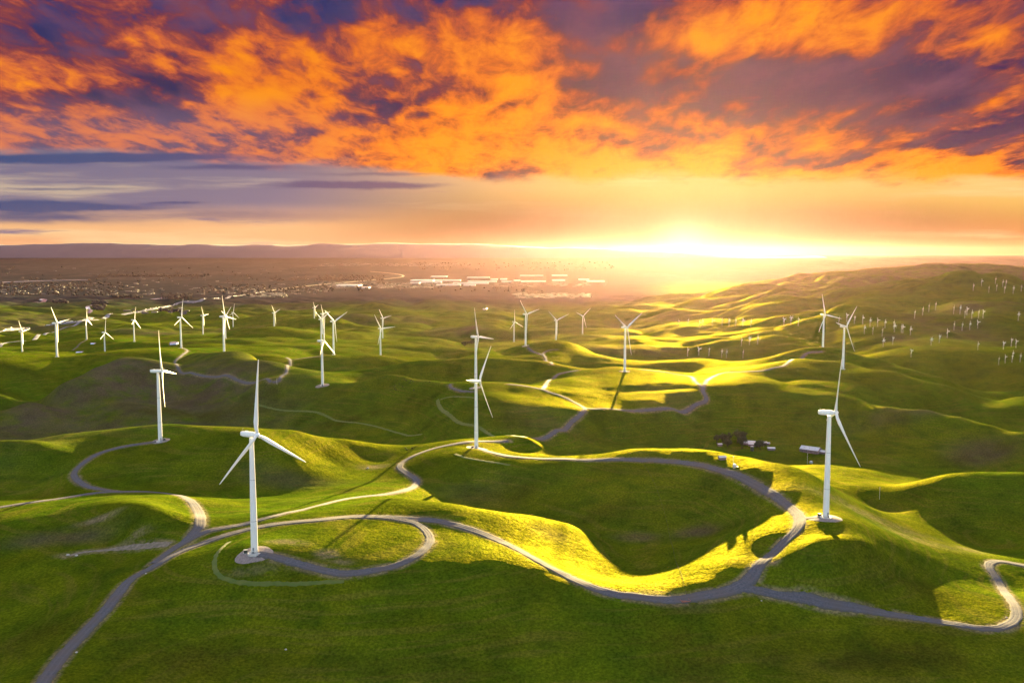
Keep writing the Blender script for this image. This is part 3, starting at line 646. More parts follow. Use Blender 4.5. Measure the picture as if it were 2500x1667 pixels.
def blade_mesh():
    st = [(1.2, 2.1, 1.0, 20), (2.6, 2.1, 1.0, 20), (5.0, 2.6, .75, 18), (9.0, 3.5, .36, 14), (13, 3.3, .28, 10), (20, 2.75, .23, 7), (30, 2.05, .20, 4), (40, 1.45, .18, 2), (46, 1.0, .17, 1), (49, .6, .16, 0), (49.8, .15, .16, 0)]
    mb = MB(); rings_ = []
    for s, ch, th, tw in st:
        off = 0.07*s+0.0012*s*s*0.6     # precone and bend away from the tower
        q = []
        for k_ in range(14):
            a = 2*math.pi*k_/14; yy = ch*(0.5*math.cos(a)); xx = ch*th*0.5*math.sin(a)*(1.0 if th > .9 else (1-0.5*math.cos(a))*0.9)
            if th < .9: yy -= ch*0.18
            t_ = R(tw+4); y2 = yy*math.cos(t_)-xx*math.sin(t_); x2 = yy*math.sin(t_)+xx*math.cos(t_)
            q.append((x2+off, y2, s))
        rings_.append(q)
    mb.rings(rings_); me = bpy.data.meshes.new('blade'); me.from_pydata(mb.v, [], mb.f); me.update()
    me.polygons.foreach_set('use_smooth', [True]*len(me.polygons)); me.materials.append(M_WHITE)
    return me
BM = blade_mesh()
def add_blades(root, phase):
    tilt = Matrix.Translation((4.6, 0, HUBH)) @ Matrix.Rotation(-R(5), 4, 'Y')
    for k_ in range(3):
        o = bpy.data.objects.new('blade', BM); col.objects.link(o); o.parent = root
        o.matrix_local = tilt @ Matrix.Rotation(-(phase+k_*2*math.pi/3), 4, 'X')
def copy_tree(o, parent=None):
    c = o.copy(); col.objects.link(c); c.parent = parent
    for ch in list(o.children): copy_tree(ch, c)
    return c
LABEL = dict(
 T1='white wind turbine nearest the camera, inside the looping gravel road',
 T2='large white wind turbine at right on the ridge beside the road bend',
 T3='white wind turbine mid-picture on the round knoll where the ridge road ends',
 T4='white wind turbine on the yellow-crested left hill, edge-on with blades up and down',
 T5='white wind turbine on a round grey pad left of centre, one broad blade reaching right',
 R='white wind turbine behind the central one, its tower overlapping, one blade level to the right',
 X='white wind turbine in the orange glow left of the sun haze, blades in a V',
 Z='white wind turbine behind the large right one, one blade leaning right',
 Y='white wind turbine at the track end on the right ridge, left of its neighbour',
 H='tall white wind turbine on the oval hill ringed by a gravel road at left',
 F='white wind turbine at the head of the ring road, beside a white pond',
 B='tall white wind turbine at far left with one blade leaning up left over the highway',
 O='white wind turbine with raised V blades behind the turbine on the round grey pad',
 U='tall white wind turbine on the round hill where a gravel spur ends',
 P='white wind turbine with one level blade, on a yellow-streaked hill left of centre',
 V='white wind turbine with wide V blades standing behind the hill of the gravel fork',
 N1='white wind turbine with V blades, lower tower hidden by the grey-pad turbine nacelle',
 A='leftmost white wind turbine, standing behind the dark ridge at the left edge',
 D='short white wind turbine with inverted Y blades beside a yellow mound at left',
 H2='small white wind turbine peeping out behind the tower on the oval ringed hill',
 E='slim white wind turbine between the white roadside pond and the inverted Y turbine',
 Q='white wind turbine just behind the level-bladed one, its own blade pointing up right',
 N2='distant white wind turbine glimpsed between two raised V blades left of centre',
 C='slim white wind turbine in front of the bright highway, a pale track below it',
 TT='small white wind turbine with inverted Y blades left of the gravel spur turbine',
 W='small white wind turbine on a far slope left of the orange glow',
 G='small white wind turbine between the Y-bladed one and the one on the oval hill',
 J='lone small white wind turbine on a yellow ridge between two turbine pairs left of centre',
 K='very small white wind turbine on the far hills above the centre-left turbine',
 I='very small white wind turbine right behind the one on the oval ringed hill')
proto = make_turbine(); TPOS = {}
for i, (n, hx, hy, d, psi, ph) in enumerate(TURB):
    base, hub = HUBS[n]; t_ = proto if i == 0 else copy_tree(proto)
    t_.name = 'wind_turbine'
    gz = ground(base[0], base[1]); t_.location = (base[0], base[1], gz); t_.rotation_euler = (0, 0, R(psi))
    tag(t_, LABEL[n], 'wind turbine', 'large wind turbines on the hills'); TPOS[n] = (base[0], base[1], gz, psi, ph)
    if abs(gz-(hub[2]-HUBH)) > 2: print('TURB', n, 'ground', round(gz), 'want', round(hub[2]-HUBH))
tl = [o for o in col.objects if o.name.startswith('wind_turbine')]
for o, (n, hx, hy, d, psi, ph) in zip(tl, TURB): add_blades(o, R(ph))
def disc(name, x, y, rx, ry, mat, lift, rot=0, kind='structure', n=40):
    V = [(x, y, ground(x, y)+lift)]; Fc = []
    for j in (1, 2, 3):
        for k_ in range(n):
            a = 2*math.pi*k_/n; f = j/3*(1+0.06*math.sin(3*a+x)+random.uniform(-.02, .02)); ex = rx*f*math.cos(a); ey = ry*f*math.sin(a)
            xx = x+ex*math.cos(rot)-ey*math.sin(rot); yy = y+ex*math.sin(rot)+ey*math.cos(rot)
            V.append((xx, yy, ground(xx, yy)+(lift if j < 3 else 0.02)))
    for k_ in range(n): Fc.append((0, 1+k_, 1+(k_+1) % n))
    for j in range(2):
        for k_ in range(n): a = 1+j*n+k_; b = 1+j*n+(k_+1) % n; Fc.append((a, a+n, b+n, b))
    return tag(mesh_obj(name, V, Fc, mat, smooth=True), kind=kind)
M_PAD = noisy_mat('pad_gravel', (0.14, 0.115, 0.12), (0.24, 0.20, 0.20), 0.8, 0.95, 0.05)
for n, rr in (('T1', 11), ('T2', 11), ('T3', 11), ('T4', 9), ('T5', 11), ('R', 9), ('X', 9), ('H', 8), ('F', 8), ('U', 8), ('Y', 7)):
    x, y, z, *_ = TPOS[n]; disc('gravel_pad', x, y, rr*1.15, rr*0.85, M_PAD, 0.2)
print('terrain', NW, NU, 'ctrl', len(P))
#HAZE_BEGIN
hm = bpy.data.materials.new('haze'); hm.use_nodes = True; ht = NT(hm.node_tree); ht.n.clear()
ho = ht.node('ShaderNodeOutputMaterial'); pv = ht.node('ShaderNodeVolumePrincipled')
pv.inputs['Color'].default_value = (0.98, 0.56, 0.58, 1); pv.inputs['Density'].default_value = 1.0e-6; pv.inputs['Anisotropy'].default_value = 0.80
ht.l.new(pv.outputs[0], ho.inputs['Volume'])
hz = MB(); hz.box((0, 23000, 264), (120000, 50000, 808)); tag(hz.build('haze', hm), kind='stuff')
#HAZE_END
#OBJECTS_BEGIN
# ------------------------------------------------------------------ transformer boxes
def transformer(x, y, label, rz):
    r = empty('transformer_box', (x, y, ground(x, y)), rz); tag(r, label, 'transformer', 'transformer boxes beside turbine towers')
    b = MB(); b.box((0, 0, 0.12), (3.2, 2.8, 0.24)); b.build('plinth', M_CONC, r)
    b = MB(); b.box((0, 0, 1.25), (2.4, 2.0, 2.0)); bd = b.build('cabinet', M_DARK, r)
    b = MB(); b.box((0, 0, 2.33), (2.6, 2.2, 0.16)); b.build('lid', M_GREY, r)
    for s in (-.6, .6): b = MB(); b.box((s, -1.02, 1.3), (1.1, 0.05, 1.7)); b.build('door', M_DARK, bd)
for n, dx_, dy_, lb in (('T1', -6.5, 1.5, 'dark transformer box on the gravel pad of the nearest turbine'), ('T3', -4.5, 1.0, 'dark transformer box at the foot of the central knoll turbine'),
                        ('T2', -3.6, 3.5, 'dark transformer box at the foot of the big right turbine'), ('T5', 0.5, -4.0, 'dark box before the tower on the round grey pad'), ('T4', 4.0, 1.0, 'dark box right of the edge-on left hill turbine')):
    x, y, z, psi, ph = TPOS[n]; transformer(x+dx_, y+dy_, lb, 0.3)
# ------------------------------------------------------------------ old small turbines on the far slopes
M_SMALL = paint_mat('backlit_white', (0.42, 0.42, 0.43))  # white greyed so the colour stands for back-lit shade
def small_turbine():
    r = empty('small_wind_turbine', (0, 0, 0))
    b = MB()
    for sx in (-1, 1):
        for sy in (-1, 1): b.tube((sx*1.3, sy*1.3, -1), (sx*.35, sy*.35, 24), .10, .08, 6)
    for k in range(6):
        z0, z1 = k*4, k*4+4; w0, w1 = 1.3-.95*z0/24, 1.3-.95*z1/24
        for q in ((1, 1, -1, 1), (-1, 1, -1, -1), (-1, -1, 1, -1), (1, -1, 1, 1)): b.tube((q[0]*w0, q[1]*w0, z0), (q[2]*w1, q[3]*w1, z1), .05, .05, 5)
    b.tube((0, 0, 0), (0, 0, 24), .2, .2, 8)
    b.build('tower', M_SMALL, r)
    b = MB(); b.tube((-1.8, 0, 24.6), (1.6, 0, 24.6), .75, .6, 10); b.build('nacelle', M_WHITE, r)
    hb = MB(); hb.tube((1.6, 0, 24.6), (2.4, 0, 24.6), .6, .3, 10); h = hb.build('rotor', M_WHITE, r)
    return r
sbm = MB(); sbm.rings([[(2.0+x*th, y*ch, z) for x, y in ((.5, 0), (0, .5), (-.5, 0), (0, -.5))] for z, ch, th in ((.3, .9, .6), (2, 1.8, .4), (7, 1.4, .25), (11.2, .6, .15))]); SB = bpy.data.meshes.new('blade'); SB.from_pydata(sbm.v, [], sbm.f); SB.materials.append(M_WHITE)
SM = []
for X, y1 in ((35,660),(140,690),(250,690),(355,715),(480,720),(590,780),(612,785),(60,795),(180,805),(315,830),(490,770),(720,815),(330,980),(465,950),(730,1130),(780,575),(895,530),(985,480),(1080,455),(1340,510),(1432,510),(1530,530),(1500,570),(1600,580),(1697,570),(1762,570),(2268,605),(1345,745),(1462,750),(1572,740),(1685,720),(1250,850),(1135,925),(1018,965),(1687,1030),(2055,1020),(2168,975),(2235,995),(2188,1160),(2295,1200),(2178,1205),(1987,1240),(2080,1215),(1622,175),(1742,110),(1845,205),(1955,180),(2070,210),(2195,220),(2310,190),(1940,80),(2045,120),(2090,120)):
    SM.append((2100+X/5.88, 680+y1/5.88, 0))
for X, y1 in ((135,610),(263,600),(380,605),(525,625),(580,630),(770,632)): SM.append((1650+X/4.704, 740+y1/4.704, 1))
for X, y1 in ((752,495),(845,480),(938,475)): SM.append((1650+X/4.704, 740+y1/4.704, 2))
for X, y1 in ((1405,262),(1320,245),(1240,260),(1962,215),(2050,240),(2145,240),(1870,250),(140,260),(305,270),(685,265),(770,265),(860,275),(270,290),(610,265),(530,260),(420,262),(30,270)): SM.append((1650+X/4.704, 740+y1/4.704, 3))
stp = small_turbine(); used = False
SL = {0: 'tiny white lattice-tower turbine among dozens dotting the far right hillsides', 1: 'tiny white turbine in the row on the crest of the glowing hill', 2: 'one of three tiny white turbines standing together below the sun glow', 3: 'tiny pale turbine in the long distant line fading into orange haze'}
SG = {0: 'tiny turbines scattered over the far right hills', 1: 'tiny turbines in a row on the glowing crest', 2: 'trio of tiny turbines below the sun glow', 3: 'tiny turbines in the distant hazy line'}
for px, py, k in SM:
    x, y, z = hit(px, py)
    if y > 9000: continue
    t_ = stp if not used else copy_tree(stp); used = True; t_.name = 'small_wind_turbine'
    sc_ = min(1.0, max(0.5, y/3000))*0.9
    t_.location = (x, y, z); t_.rotation_euler = (0, 0, R(random.uniform(-70, -20))); t_.scale = (sc_,)*3
    tag(t_, SL[k], 'wind turbine', SG[k]); rot = [c_ for c_ in t_.children if c_.name.startswith('rotor')][0]; ph = random.uniform(0, 2)
    if (round(px), round(py)) in ((2438, 891), (2454, 887)): continue
    for q in range(3):
        o = bpy.data.objects.new('blade', SB); col.objects.link(o); o.parent = rot
        o.matrix_local = Matrix.Translation((0, 0, 24.6)) @ Matrix.Rotation(ph+q*2.0944, 4, 'X')
# ------------------------------------------------------------------ trees
M_LEAF = noisy_mat('oak_leaves', (0.030, 0.036, 0.008), (0.060, 0.060, 0.014), 0.9, 0.9, 0.0)
M_BARK = simple_mat('bark', (0.05, 0.035, 0.025), 0.95)
def tree(x, y, h, w, label, group, seed, n=900, leaf=0.55, z=None):
    rs = random.Random(seed); z = ground(x, y) if z is None else z
    r = empty('oak_tree', (x, y, z-0.1)); tag(r, label, 'tree', group)
    b = MB(); top = Vector((rs.uniform(-.3, .3), rs.uniform(-.3, .3), h*.42)); b.tube((0, 0, 0), top, h*.045, h*.028, 8); cl = []
    for k in range(7):
        a = 2*math.pi*k/7+rs.uniform(-.3, .3); rr = w*.5*rs.uniform(.3, .78); e = Vector((math.cos(a)*rr, math.sin(a)*rr, h*rs.uniform(.48, .85)))
        b.tube(top*.85, e, h*.018, h*.006, 5); cl.append((e, w*rs.uniform(.16, .27)))
    cl.append((Vector((0, 0, h*.82)), w*.26)); b.build('trunk', M_BARK, r)
    c = MB()
    for k in range(n):
        e, rad = cl[rs.randrange(len(cl))]; d = Vector((rs.gauss(0, 1), rs.gauss(0, 1), rs.gauss(0, .8))).normalized()*rad*rs.uniform(.55, 1.05)
        p = e+d; s = leaf*rs.uniform(.6, 1.4); a1 = Vector((rs.uniform(-1, 1), rs.uniform(-1, 1), rs.uniform(-1, 1))).normalized(); a2 = a1.orthogonal().normalized()*s; a1 = a1*s
        c.add([p-a1, p+a2, p+a1, p-a2], [(0, 1, 2, 3)])
    c.build('crown', M_LEAF, r); return r
TR = [((296,305),13,11,'small round oak at the left end of the farm tree group'),((375,290),14,13,'round oak at the back left of the farm tree group'),((425,300),13,11,'brownish oak in the middle of the left farm clump'),((470,295),17,9,'tall narrow tree at the top of the left farm clump'),
      ((450,358),12,16,'low spreading oak at the front of the left farm clump'),((590,300),21,19,'tallest dark tree of the farm, left of the white roofs'),((665,305),20,13,'dark tree squeezed between the tallest tree and the white roofs'),((655,385),19,18,'broad brownish oak in front of the tallest farm tree'),
      ((860,385),9,8,'small dark oak touching the round one below the white roofs'),((915,393),13,19,'round dark oak below the white farm roofs')]
for i, ((X, Y_), h, w, lb) in enumerate(TR):
    x, y, z = hit(1700+X/5.88, 1030+Y_/5.88, 1000); tree(x, y, h*.95, w*.95, lb, 'oaks around the farm', 100+i)
for i, (px, py) in enumerate(((1131,843),(1136,842),(1141,842),(1146,841),(1151,841),(1156,840),(1134,846),(1153,838))):
    x, y, z = hit(px, py); tree(x, y, 13, 15, 'dark tree of the little grove in the valley left of the central turbines', 'valley grove left of the central turbines', 200+i, 260, 1.6)
# ------------------------------------------------------------------ farm buildings
M_ROOF = noisy_mat('metal_roof', (0.36, 0.37, 0.42), (0.48, 0.48, 0.54), 0.35, 0.4)
M_WALL = noisy_mat('weathered_boards', (0.16, 0.10, 0.10), (0.26, 0.17, 0.17), 0.5, 0.9)
M_WROOF = noisy_mat('white_roof', (0.42, 0.40, 0.42), (0.54, 0.52, 0.52), 0.3, 0.5)
def barn(name, x, y, L, W, H, rz, label, cat, wall, roof, group=None, doors=True, z=None):
    """gabled building, ridge along local X"""
    r = empty(name, (x, y, (ground(x, y) if z is None else z)-0.15), rz); tag(r, label, cat, group); pk = H+W*.22
    b = MB(); V = [(-L/2, -W/2, 0), (L/2, -W/2, 0), (L/2, W/2, 0), (-L/2, W/2, 0), (-L/2, -W/2, H), (L/2, -W/2, H), (L/2, W/2, H), (-L/2, W/2, H), (-L/2, 0, pk), (L/2, 0, pk)]
    b.add(V, [(0, 1, 5, 4), (2, 3, 7, 6), (1, 2, 6, 9, 5), (3, 0, 4, 8, 7)]); w = b.build('wall', wall, r)
    b = MB(); o = .5; t = .18
    for s in (-1, 1):
        sl_ = (pk-H)/(W/2); e = W/2+o; A = [(-L/2-o, 0, pk+.06), (L/2+o, 0, pk+.06), (L/2+o, s*e, pk+.06-sl_*e), (-L/2-o, s*e, pk+.06-sl_*e)]
        b.add(A+[(p[0], p[1], p[2]+t) for p in A], [(0, 1, 2, 3), (7, 6, 5, 4), (0, 3, 7, 4), (1, 5, 6, 2), (2, 6, 7, 3), (0, 4, 5, 1)])
    rf = b.build('roof', roof, r)
    if doors:
        b = MB(); b.box((L/2+.06, 0, H*.42), (.12, W*.3, H*.84)); b.build('door', M_GREY, w)
        for k in range(3): b = MB(); b.box((-L*.3+k*L*.3, -W*.25, pk-.22*W*.5+.3), (1.2, 1.0, .5)); b.build('roof_vent', M_GREY, rf)
        for k in range(4): b = MB(); b.box((-L*.36+k*L*.24, -W/2-.04, H*.55), (1.6, .08, 1.1)); b.build('window', M_DARK, w)
    return r
bx, by, bz = hit(1979, 1103, 1000)
barn('barn', bx, by, 26, 16, 4.6, R(-38), 'long barn with pale metal roof left of the big right turbine tower', 'barn', M_WALL, M_ROOF)
q = Vector((math.cos(R(-38)), math.sin(R(-38)))); barn('lean_to_shed', bx+q.x*18, by+q.y*18+3, 8, 8, 3.0, R(-38), 'low shed joined to the right end of the long barn', 'shed', M_WALL, M_ROOF, doors=False)
for X, Y_, L, W, rz, lb in ((760,318,17,11,-.3,'white-roofed farmhouse among the oaks, left one of two'),(828,340,15,9,-.3,'white-roofed outbuilding between the farmhouse and the round oak'),(978,318,6,5,.2,'tiny white shed up the slope behind the farm'),(1030,326,4,3,.2,'tiniest white hut on the slope right of the farm'),(1074,400,10,6,-.15,'small flat-looking white shed alone below the farm'),(336,342,6,4,.1,'small white shed under the leftmost farm oaks')):
    x, y, z = hit(1700+X/5.88, 1030+Y_/5.88, 1000); barn('farm_shed', x, y, L, W, 3.0, rz, lb, 'shed', M_WALL, M_WROOF, doors=False)
x, y, z = hit(1700+800/5.88, 1030+412/5.88, 1000); r = empty('water_tank', (x, y, z)); tag(r, 'dark upright tank with pale top between the farm sheds and oak', 'tank')
b = MB(); b.rings([circ(2.4, -.5, 20), circ(2.4, 6.2, 20)]); b.build('tank_wall', M_DARK, r); b = MB(); b.rings([circ(2.5, 6.2, 20), circ(2.5, 6.4, 20), circ(.3, 7.2, 20)]); b.build('tank_roof', M_WROOF, r)
x, y, z = hit(1763, 1121, 700); barn('pump_house', x, y, 6.5, 5, 2.6, .1, 'little pale-roofed hut on the sunlit ridge above the road', 'hut', M_WALL, M_WROOF, doors=False)
def mast(px, py, h, label, dmin=0, name='met_mast', cat='mast'):
    x, y, z = hit(px, py, dmin); r = empty(name, (x, y, z)); tag(r, label, cat)
    b = MB(); b.tube((0, 0, -.5), (0, 0, h), .14, .09, 8); b.build('pole', M_WHITE, r)
    b = MB(); b.box((0, 0, h-.5), (1.6, .12, .12)); b.build('crossarm', M_GREY, r); return x, y, z
x, y, z = mast(1790, 1138, 10, 'thin white mast beside the pale tank on the sunlit ridge', 700)
def tank(px, py, label, dmin):
    x, y, z = hit(px, py, dmin); r = empty('round_tank', (x, y, z)); tag(r, label, 'tank')
    b = MB(); b.rings([circ(1.9, -.5, 18), circ(1.9, 2.6, 18), circ(1.2, 3.3, 18), circ(.2, 3.5, 18)]); b.build('tank_shell', M_WROOF, r, True)
    b = MB(); b.box((2.6, 0, .5), (1.0, 1.6, 1.0)); b.build('pump', M_DARK, r)
tank(1794, 1141, 'pale round tank on the ridge just above the road', 700); mast(1971, 1132, 14, 'thin mast on the slope below the long barn', 900); tank(1980, 1131, 'small round tank on the slope below the barn', 900)
mast(2147, 1218, 13, 'bare utility pole alone in the hollow right of the big turbine', 700, 'utility_pole', 'pole'); mast(676, 938, 11, 'white post where the ring road ends at left', 1200, 'marker_post', 'post')
# ------------------------------------------------------------------ fence across the bowl
fp = [(1566,1128),(1590,1165),(1612,1220),(1628,1275),(1640,1330),(1655,1385),(1670,1430),(1676,1450)]
fw = [hit(*p) for p in fp]; C = catmull([(p[0], p[1], 0) for p in fw], 7.0)
fr_ = empty('wire_fence', (C[0].x, C[0].y, ground(C[0].x, C[0].y))); tag(fr_, 'thin wire fence running down through the green bowl to the lower road', 'fence')
pm = MB(); pm.box((0, 0, .6), (.16, .16, 1.6)); PME = None
wires = MB(); o0 = Vector(fr_.location)
for i, c in enumerate(C[:95]):
    z = ground(c.x, c.y)
    if PME is None: p_ = pm.build('post', M_BARK, fr_); PME = p_.data
    else: p_ = bpy.data.objects.new('post', PME); col.objects.link(p_); p_.parent = fr_
    p_.location = Vector((c.x, c.y, z))-o0
    if i: 
        for hh in (.5, .9, 1.3): wires.tube(Vector((C[i-1].x, C[i-1].y, ground(C[i-1].x, C[i-1].y)+hh))-o0, Vector((c.x, c.y, z+hh))-o0, .014, .014, 4)
wires.build('wire', M_BARK, fr_)
M_RUST = simple_mat('rusty_steel', (0.30, 0.11, 0.08), 0.7)
x, y, z = hit(1673, 1468); r = empty('cattle_grid', (x, y, z+.42), .25); tag(r, 'rust-red cattle grid set across the lower road at the fence', 'cattle grid')
b = MB()
for k in range(9): b.box((0, -1.6+k*.4, .05), (5.5, .14, .1))
b.build('rail', M_RUST, r)
for s in (-1, 1):
    b = MB(); b.box((s*2.9, 0, .7), (.12, 3.6, .1)); b.box((s*2.9, -1.7, .4), (.14, .14, 1.2)); b.box((s*2.9, 1.7, .4), (.14, .14, 1.2)); b.build('guard_rail', M_RUST, r)
# ------------------------------------------------------------------ cattle
M_COW = simple_mat('black_hide', (0.012, 0.010, 0.009), 0.8)
def cow_mesh():
    me = bpy.data.meshes.new('cow'); V = []; E_ = []; Rr = []
    def v(p, r): V.append(p); Rr.append(r); return len(V)-1
    sp = [v((-.95, 0, 1.15), (.30, .34)), v((-.4, 0, 1.10), (.38, .44)), v((.25, 0, 1.05), (.38, .46)), v((.75, 0, 1.15), (.28, .36)), v((1.15, 0, 1.10), (.17, .22)), v((1.45, 0, .85), (.13, .15)), v((1.65, 0, .62), (.09, .10))]
    E_ += list(zip(sp[:-1], sp[1:]))
    for root, x0, back in ((sp[0], -.85, 1), (sp[3], .68, 0)):
        for s in (-1, 1):
            a = v((x0, s*.24, .85), (.15, .15)); k = v((x0+(.10 if back else .0), s*.25, .50), (.08, .08)); h = v((x0-(.06 if back else 0), s*.25, .28), (.06, .06)); f_ = v((x0, s*.25, .03), (.07, .07))
            E_ += [(root, a), (a, k), (k, h), (h, f_)]
    t1 = v((-1.12, 0, 1.05), (.05, .05)); t2 = v((-1.15, 0, .55), (.03, .03)); E_ += [(sp[0], t1), (t1, t2)]
    for s in (-1, 1): e = v((1.35, s*.24, 1.02), (.05, .05)); E_.append((sp[5], e))
    me.from_pydata(V, E_, []); o = bpy.data.objects.new('cow', me); col.objects.link(o)
    m = o.modifiers.new('skin', 'SKIN'); m.use_smooth_shade = True
    for i, rr in enumerate(Rr): me.skin_vertices[0].data[i].radius = rr
    me.skin_vertices[0].data[1].use_root = True
    s_ = o.modifiers.new('sub', 'SUBSURF'); s_.levels = 1; s_.render_levels = 1
    dg = bpy.context.evaluated_depsgraph_get(); me2 = bpy.data.meshes.new_from_object(o.evaluated_get(dg)); bpy.data.objects.remove(o); me2.materials.clear(); me2.materials.append(M_COW); return me2
CM = cow_mesh()
for i, (X, Y_) in enumerate(((490,595),(502,602),(530,605),(525,615),(547,607),(430,630),(425,640),(428,655),(437,662),(550,664),(458,626),(650,612),(496,1035),(505,1045),(540,1034),(533,598),(478,640))):
    x, y, z = hit(800+X/2.6133, 700+Y_/2.6133); o = bpy.data.objects.new('cow', CM); col.objects.link(o); o.location = (x, y, z); o.rotation_euler = (0, 0, random.uniform(0, 6.3)); o.scale = (1.15,)*3
    low = Y_ > 900
    tag(o, 'black cow grazing in the green valley left of the central turbine' if low else 'black cow grazing near the crest of the hill left of the central turbines', 'cow', 'cows in the green valley' if low else 'cows grazing near the hill crest')
# ------------------------------------------------------------------ stones by the pits and verges
M_STONE = noisy_mat('pale_stone', (0.30, 0.27, 0.25), (0.50, 0.46, 0.42), 2.0, 0.9)
STL = ((166,1355,2.4,'pale flat boulder at the end of the dirt strip, left of a pair'),(187,1356,2.0,'pale boulder at the end of the dirt strip, right of a pair'),(356,1400,1.2,'small white stone on the edge of the wide foreground road'),(187,1592,1.3,'grey stone on the verge low on the foreground road'),(698,1585,1.3,'lone white stone on the dark foreground slope'),(1859,1466,1.0,'small white stone just below the road fork at right'),(898,1143,2.6,'pale rock in the bare gully left of the winding road'),(2457,1507,1.2,'white stone inside the sharp right-hand road bend'))
for px, py, s, lb in STL:
    x, y, z = hit(px, py); b = MB(); rs = random.Random(int(px)); rg = []
    for j in range(6):
        t = j/5*math.pi; rr = math.sin(t)*s*.6+.02; rg.append([(rr*math.cos(a)*rs.uniform(.8, 1.15), rr*math.sin(a)*rs.uniform(.8, 1.15)*.8, -math.cos(t)*s*.38) for a in [2*math.pi*k/9 for k in range(9)]])
    b.rings(rg); o = b.build('boulder', M_STONE, None, False, (x, y, z+s*.12)); tag(o, lb, 'rock')
# ------------------------------------------------------------------ ponds and canals
M_WATER = bpy.data.materials.new('water'); M_WATER.use_nodes = True; wt = NT(M_WATER.node_tree); wb = wt.n['Principled BSDF']; wb.inputs['Base Color'].default_value = (.45, .48, .55, 1); wb.inputs['Roughness'].default_value = .12; wb.inputs['Specular IOR Level'].default_value = 1.0; wb.inputs['Metallic'].default_value = 0.6
wn_ = wt.node('ShaderNodeBump'); wn_.inputs['Distance'].default_value = .1; wg = wt.node('ShaderNodeNewGeometry'); wt.l.new(wt.noise(wg.outputs['Position'], .4, 3), wn_.inputs['Height']); wt.l.new(wn_.outputs[0], wb.inputs['Normal'])
def pond(px, py, w, d, rz):
    x, y, z = hit(px, py); zz = max(ground(x+a*w/2, y+b_*d/2) for a in (-1, 0, 1) for b_ in (-1, 0, 1)); bb = MB(); n = 28; V = []
    for k in range(n):
        a = 2*math.pi*k/n; r_ = 1+.08*math.sin(2*a+1)+.05*math.sin(5*a); u_ = w/2*r_*math.copysign(abs(math.cos(a))**.6, math.cos(a)); v_ = d/2*r_*math.copysign(abs(math.sin(a))**.6, math.sin(a)); V.append((x+u_*math.cos(rz)-v_*math.sin(rz), y+u_*math.sin(rz)+v_*math.cos(rz)))
    bb.add([(p[0], p[1], zz+.3) for p in V]+[(p[0]+(p[0]-x)*.1, p[1]+(p[1]-y)*.1, zz-4) for p in V], [tuple(range(n))]+[(k, k+n, (k+1) % n+n, (k+1) % n) for k in range(n)])
    tag(bb.build('pond', M_WATER), kind='structure')
pond(425, 838.5, 26, 75, .3); pond(228, 838.5, 15, 22, 0); pond(195, 859.5, 22, 22, 0)
ribbon('canal', [(-60,692),(0,689),(80,686),(160,684),(215,683)], 260, M_WATER, lift=3, step=300, nx=2, jit=20)
ribbon('canal', [(88,739),(104,736),(114,733),(106,731),(101,730)], 45, M_WATER, lift=3, step=40, nx=2, jit=4)
ribbon('canal', [(214,765),(222,760),(217,754),(211,748.5),(222,745.5),(232,743),(229,741)], 28, M_WATER, lift=2.5, step=30, nx=2, jit=3)
ribbon('canal', [(372,731),(388,729),(402,725.5)], 60, M_WATER, lift=3, step=60, nx=2, jit=4)
# ------------------------------------------------------------------ vehicles queuing on the far highway
M_TYRE = simple_mat('tyre', (.02, .02, .02), .9); M_GLASS = simple_mat('glass', (.05, .06, .08), .1)
VP = [simple_mat('paint_'+n, c, .4) for n, c in (('white', (.80, .79, .76)), ('silver', (.5, .5, .52)), ('red', (.5, .06, .04)), ('cream', (.75, .68, .55)))]
def lorry(pm):
    r = empty('lorry', (0, 0, 0)); b = MB(); b.box((-2.2, 0, 2.6), (12.5, 2.6, 2.9)); b.build('trailer', pm, r); b = MB(); b.box((6.0, 0, 2.0), (2.4, 2.5, 2.9)); b.box((7.4, 0, 1.3), (.6, 2.4, 1.4)); c = b.build('cab', pm, r)
    b = MB(); b.box((7.24, 0, 2.6), (.1, 2.1, .9)); b.build('windscreen', M_GLASS, c)
    for x in (-7, -5.8, 3.6, 6.6):
        b = MB(); b.tube((x, -1.25, .5), (x, 1.25, .5), .5, .5, 10); b.build('wheel', M_TYRE, r)
    return r
def car(pm):
    r = empty('car', (0, 0, 0)); b = MB(); b.box((0, 0, .65), (4.6, 1.85, .7)); b.add([(-1.6, -.85, 1.0), (1.2, -.85, 1.0), (1.2, .85, 1.0), (-1.6, .85, 1.0), (-1.1, -.7, 1.5), (.5, -.7, 1.5), (.5, .7, 1.5), (-1.1, .7, 1.5)], [(4, 5, 6, 7), (0, 1, 5, 4), (1, 2, 6, 5), (2, 3, 7, 6), (3, 0, 4, 7)]); b.build('body', pm, r)
    b = MB(); b.box((.9, 0, 1.22), (.5, 1.5, .4)); b.build('windscreen', M_GLASS, r)
    for x in (-1.4, 1.4): b = MB(); b.tube((x, -.93, .33), (x, .93, .33), .33, .33, 10); b.build('wheel', M_TYRE, r)
    return r
protos = [[lorry(VP[0]), 0, 'white lorry in the line of traffic on the far highway', 'lorry'], [car(VP[0]), 0, 'white car in the line of traffic on the far highway', 'car'], [car(VP[1]), 0, 'silver car in the line of traffic on the far highway', 'car'], [lorry(VP[3]), 0, 'cream lorry in the line of traffic on the far highway', 'lorry'], [car(VP[2]), 0, 'red car in the line of traffic on the far highway', 'car']]
HC = catmull([(*hit(*p)[:2], 0) for p in HWY[1:]], 10.0); i = 3
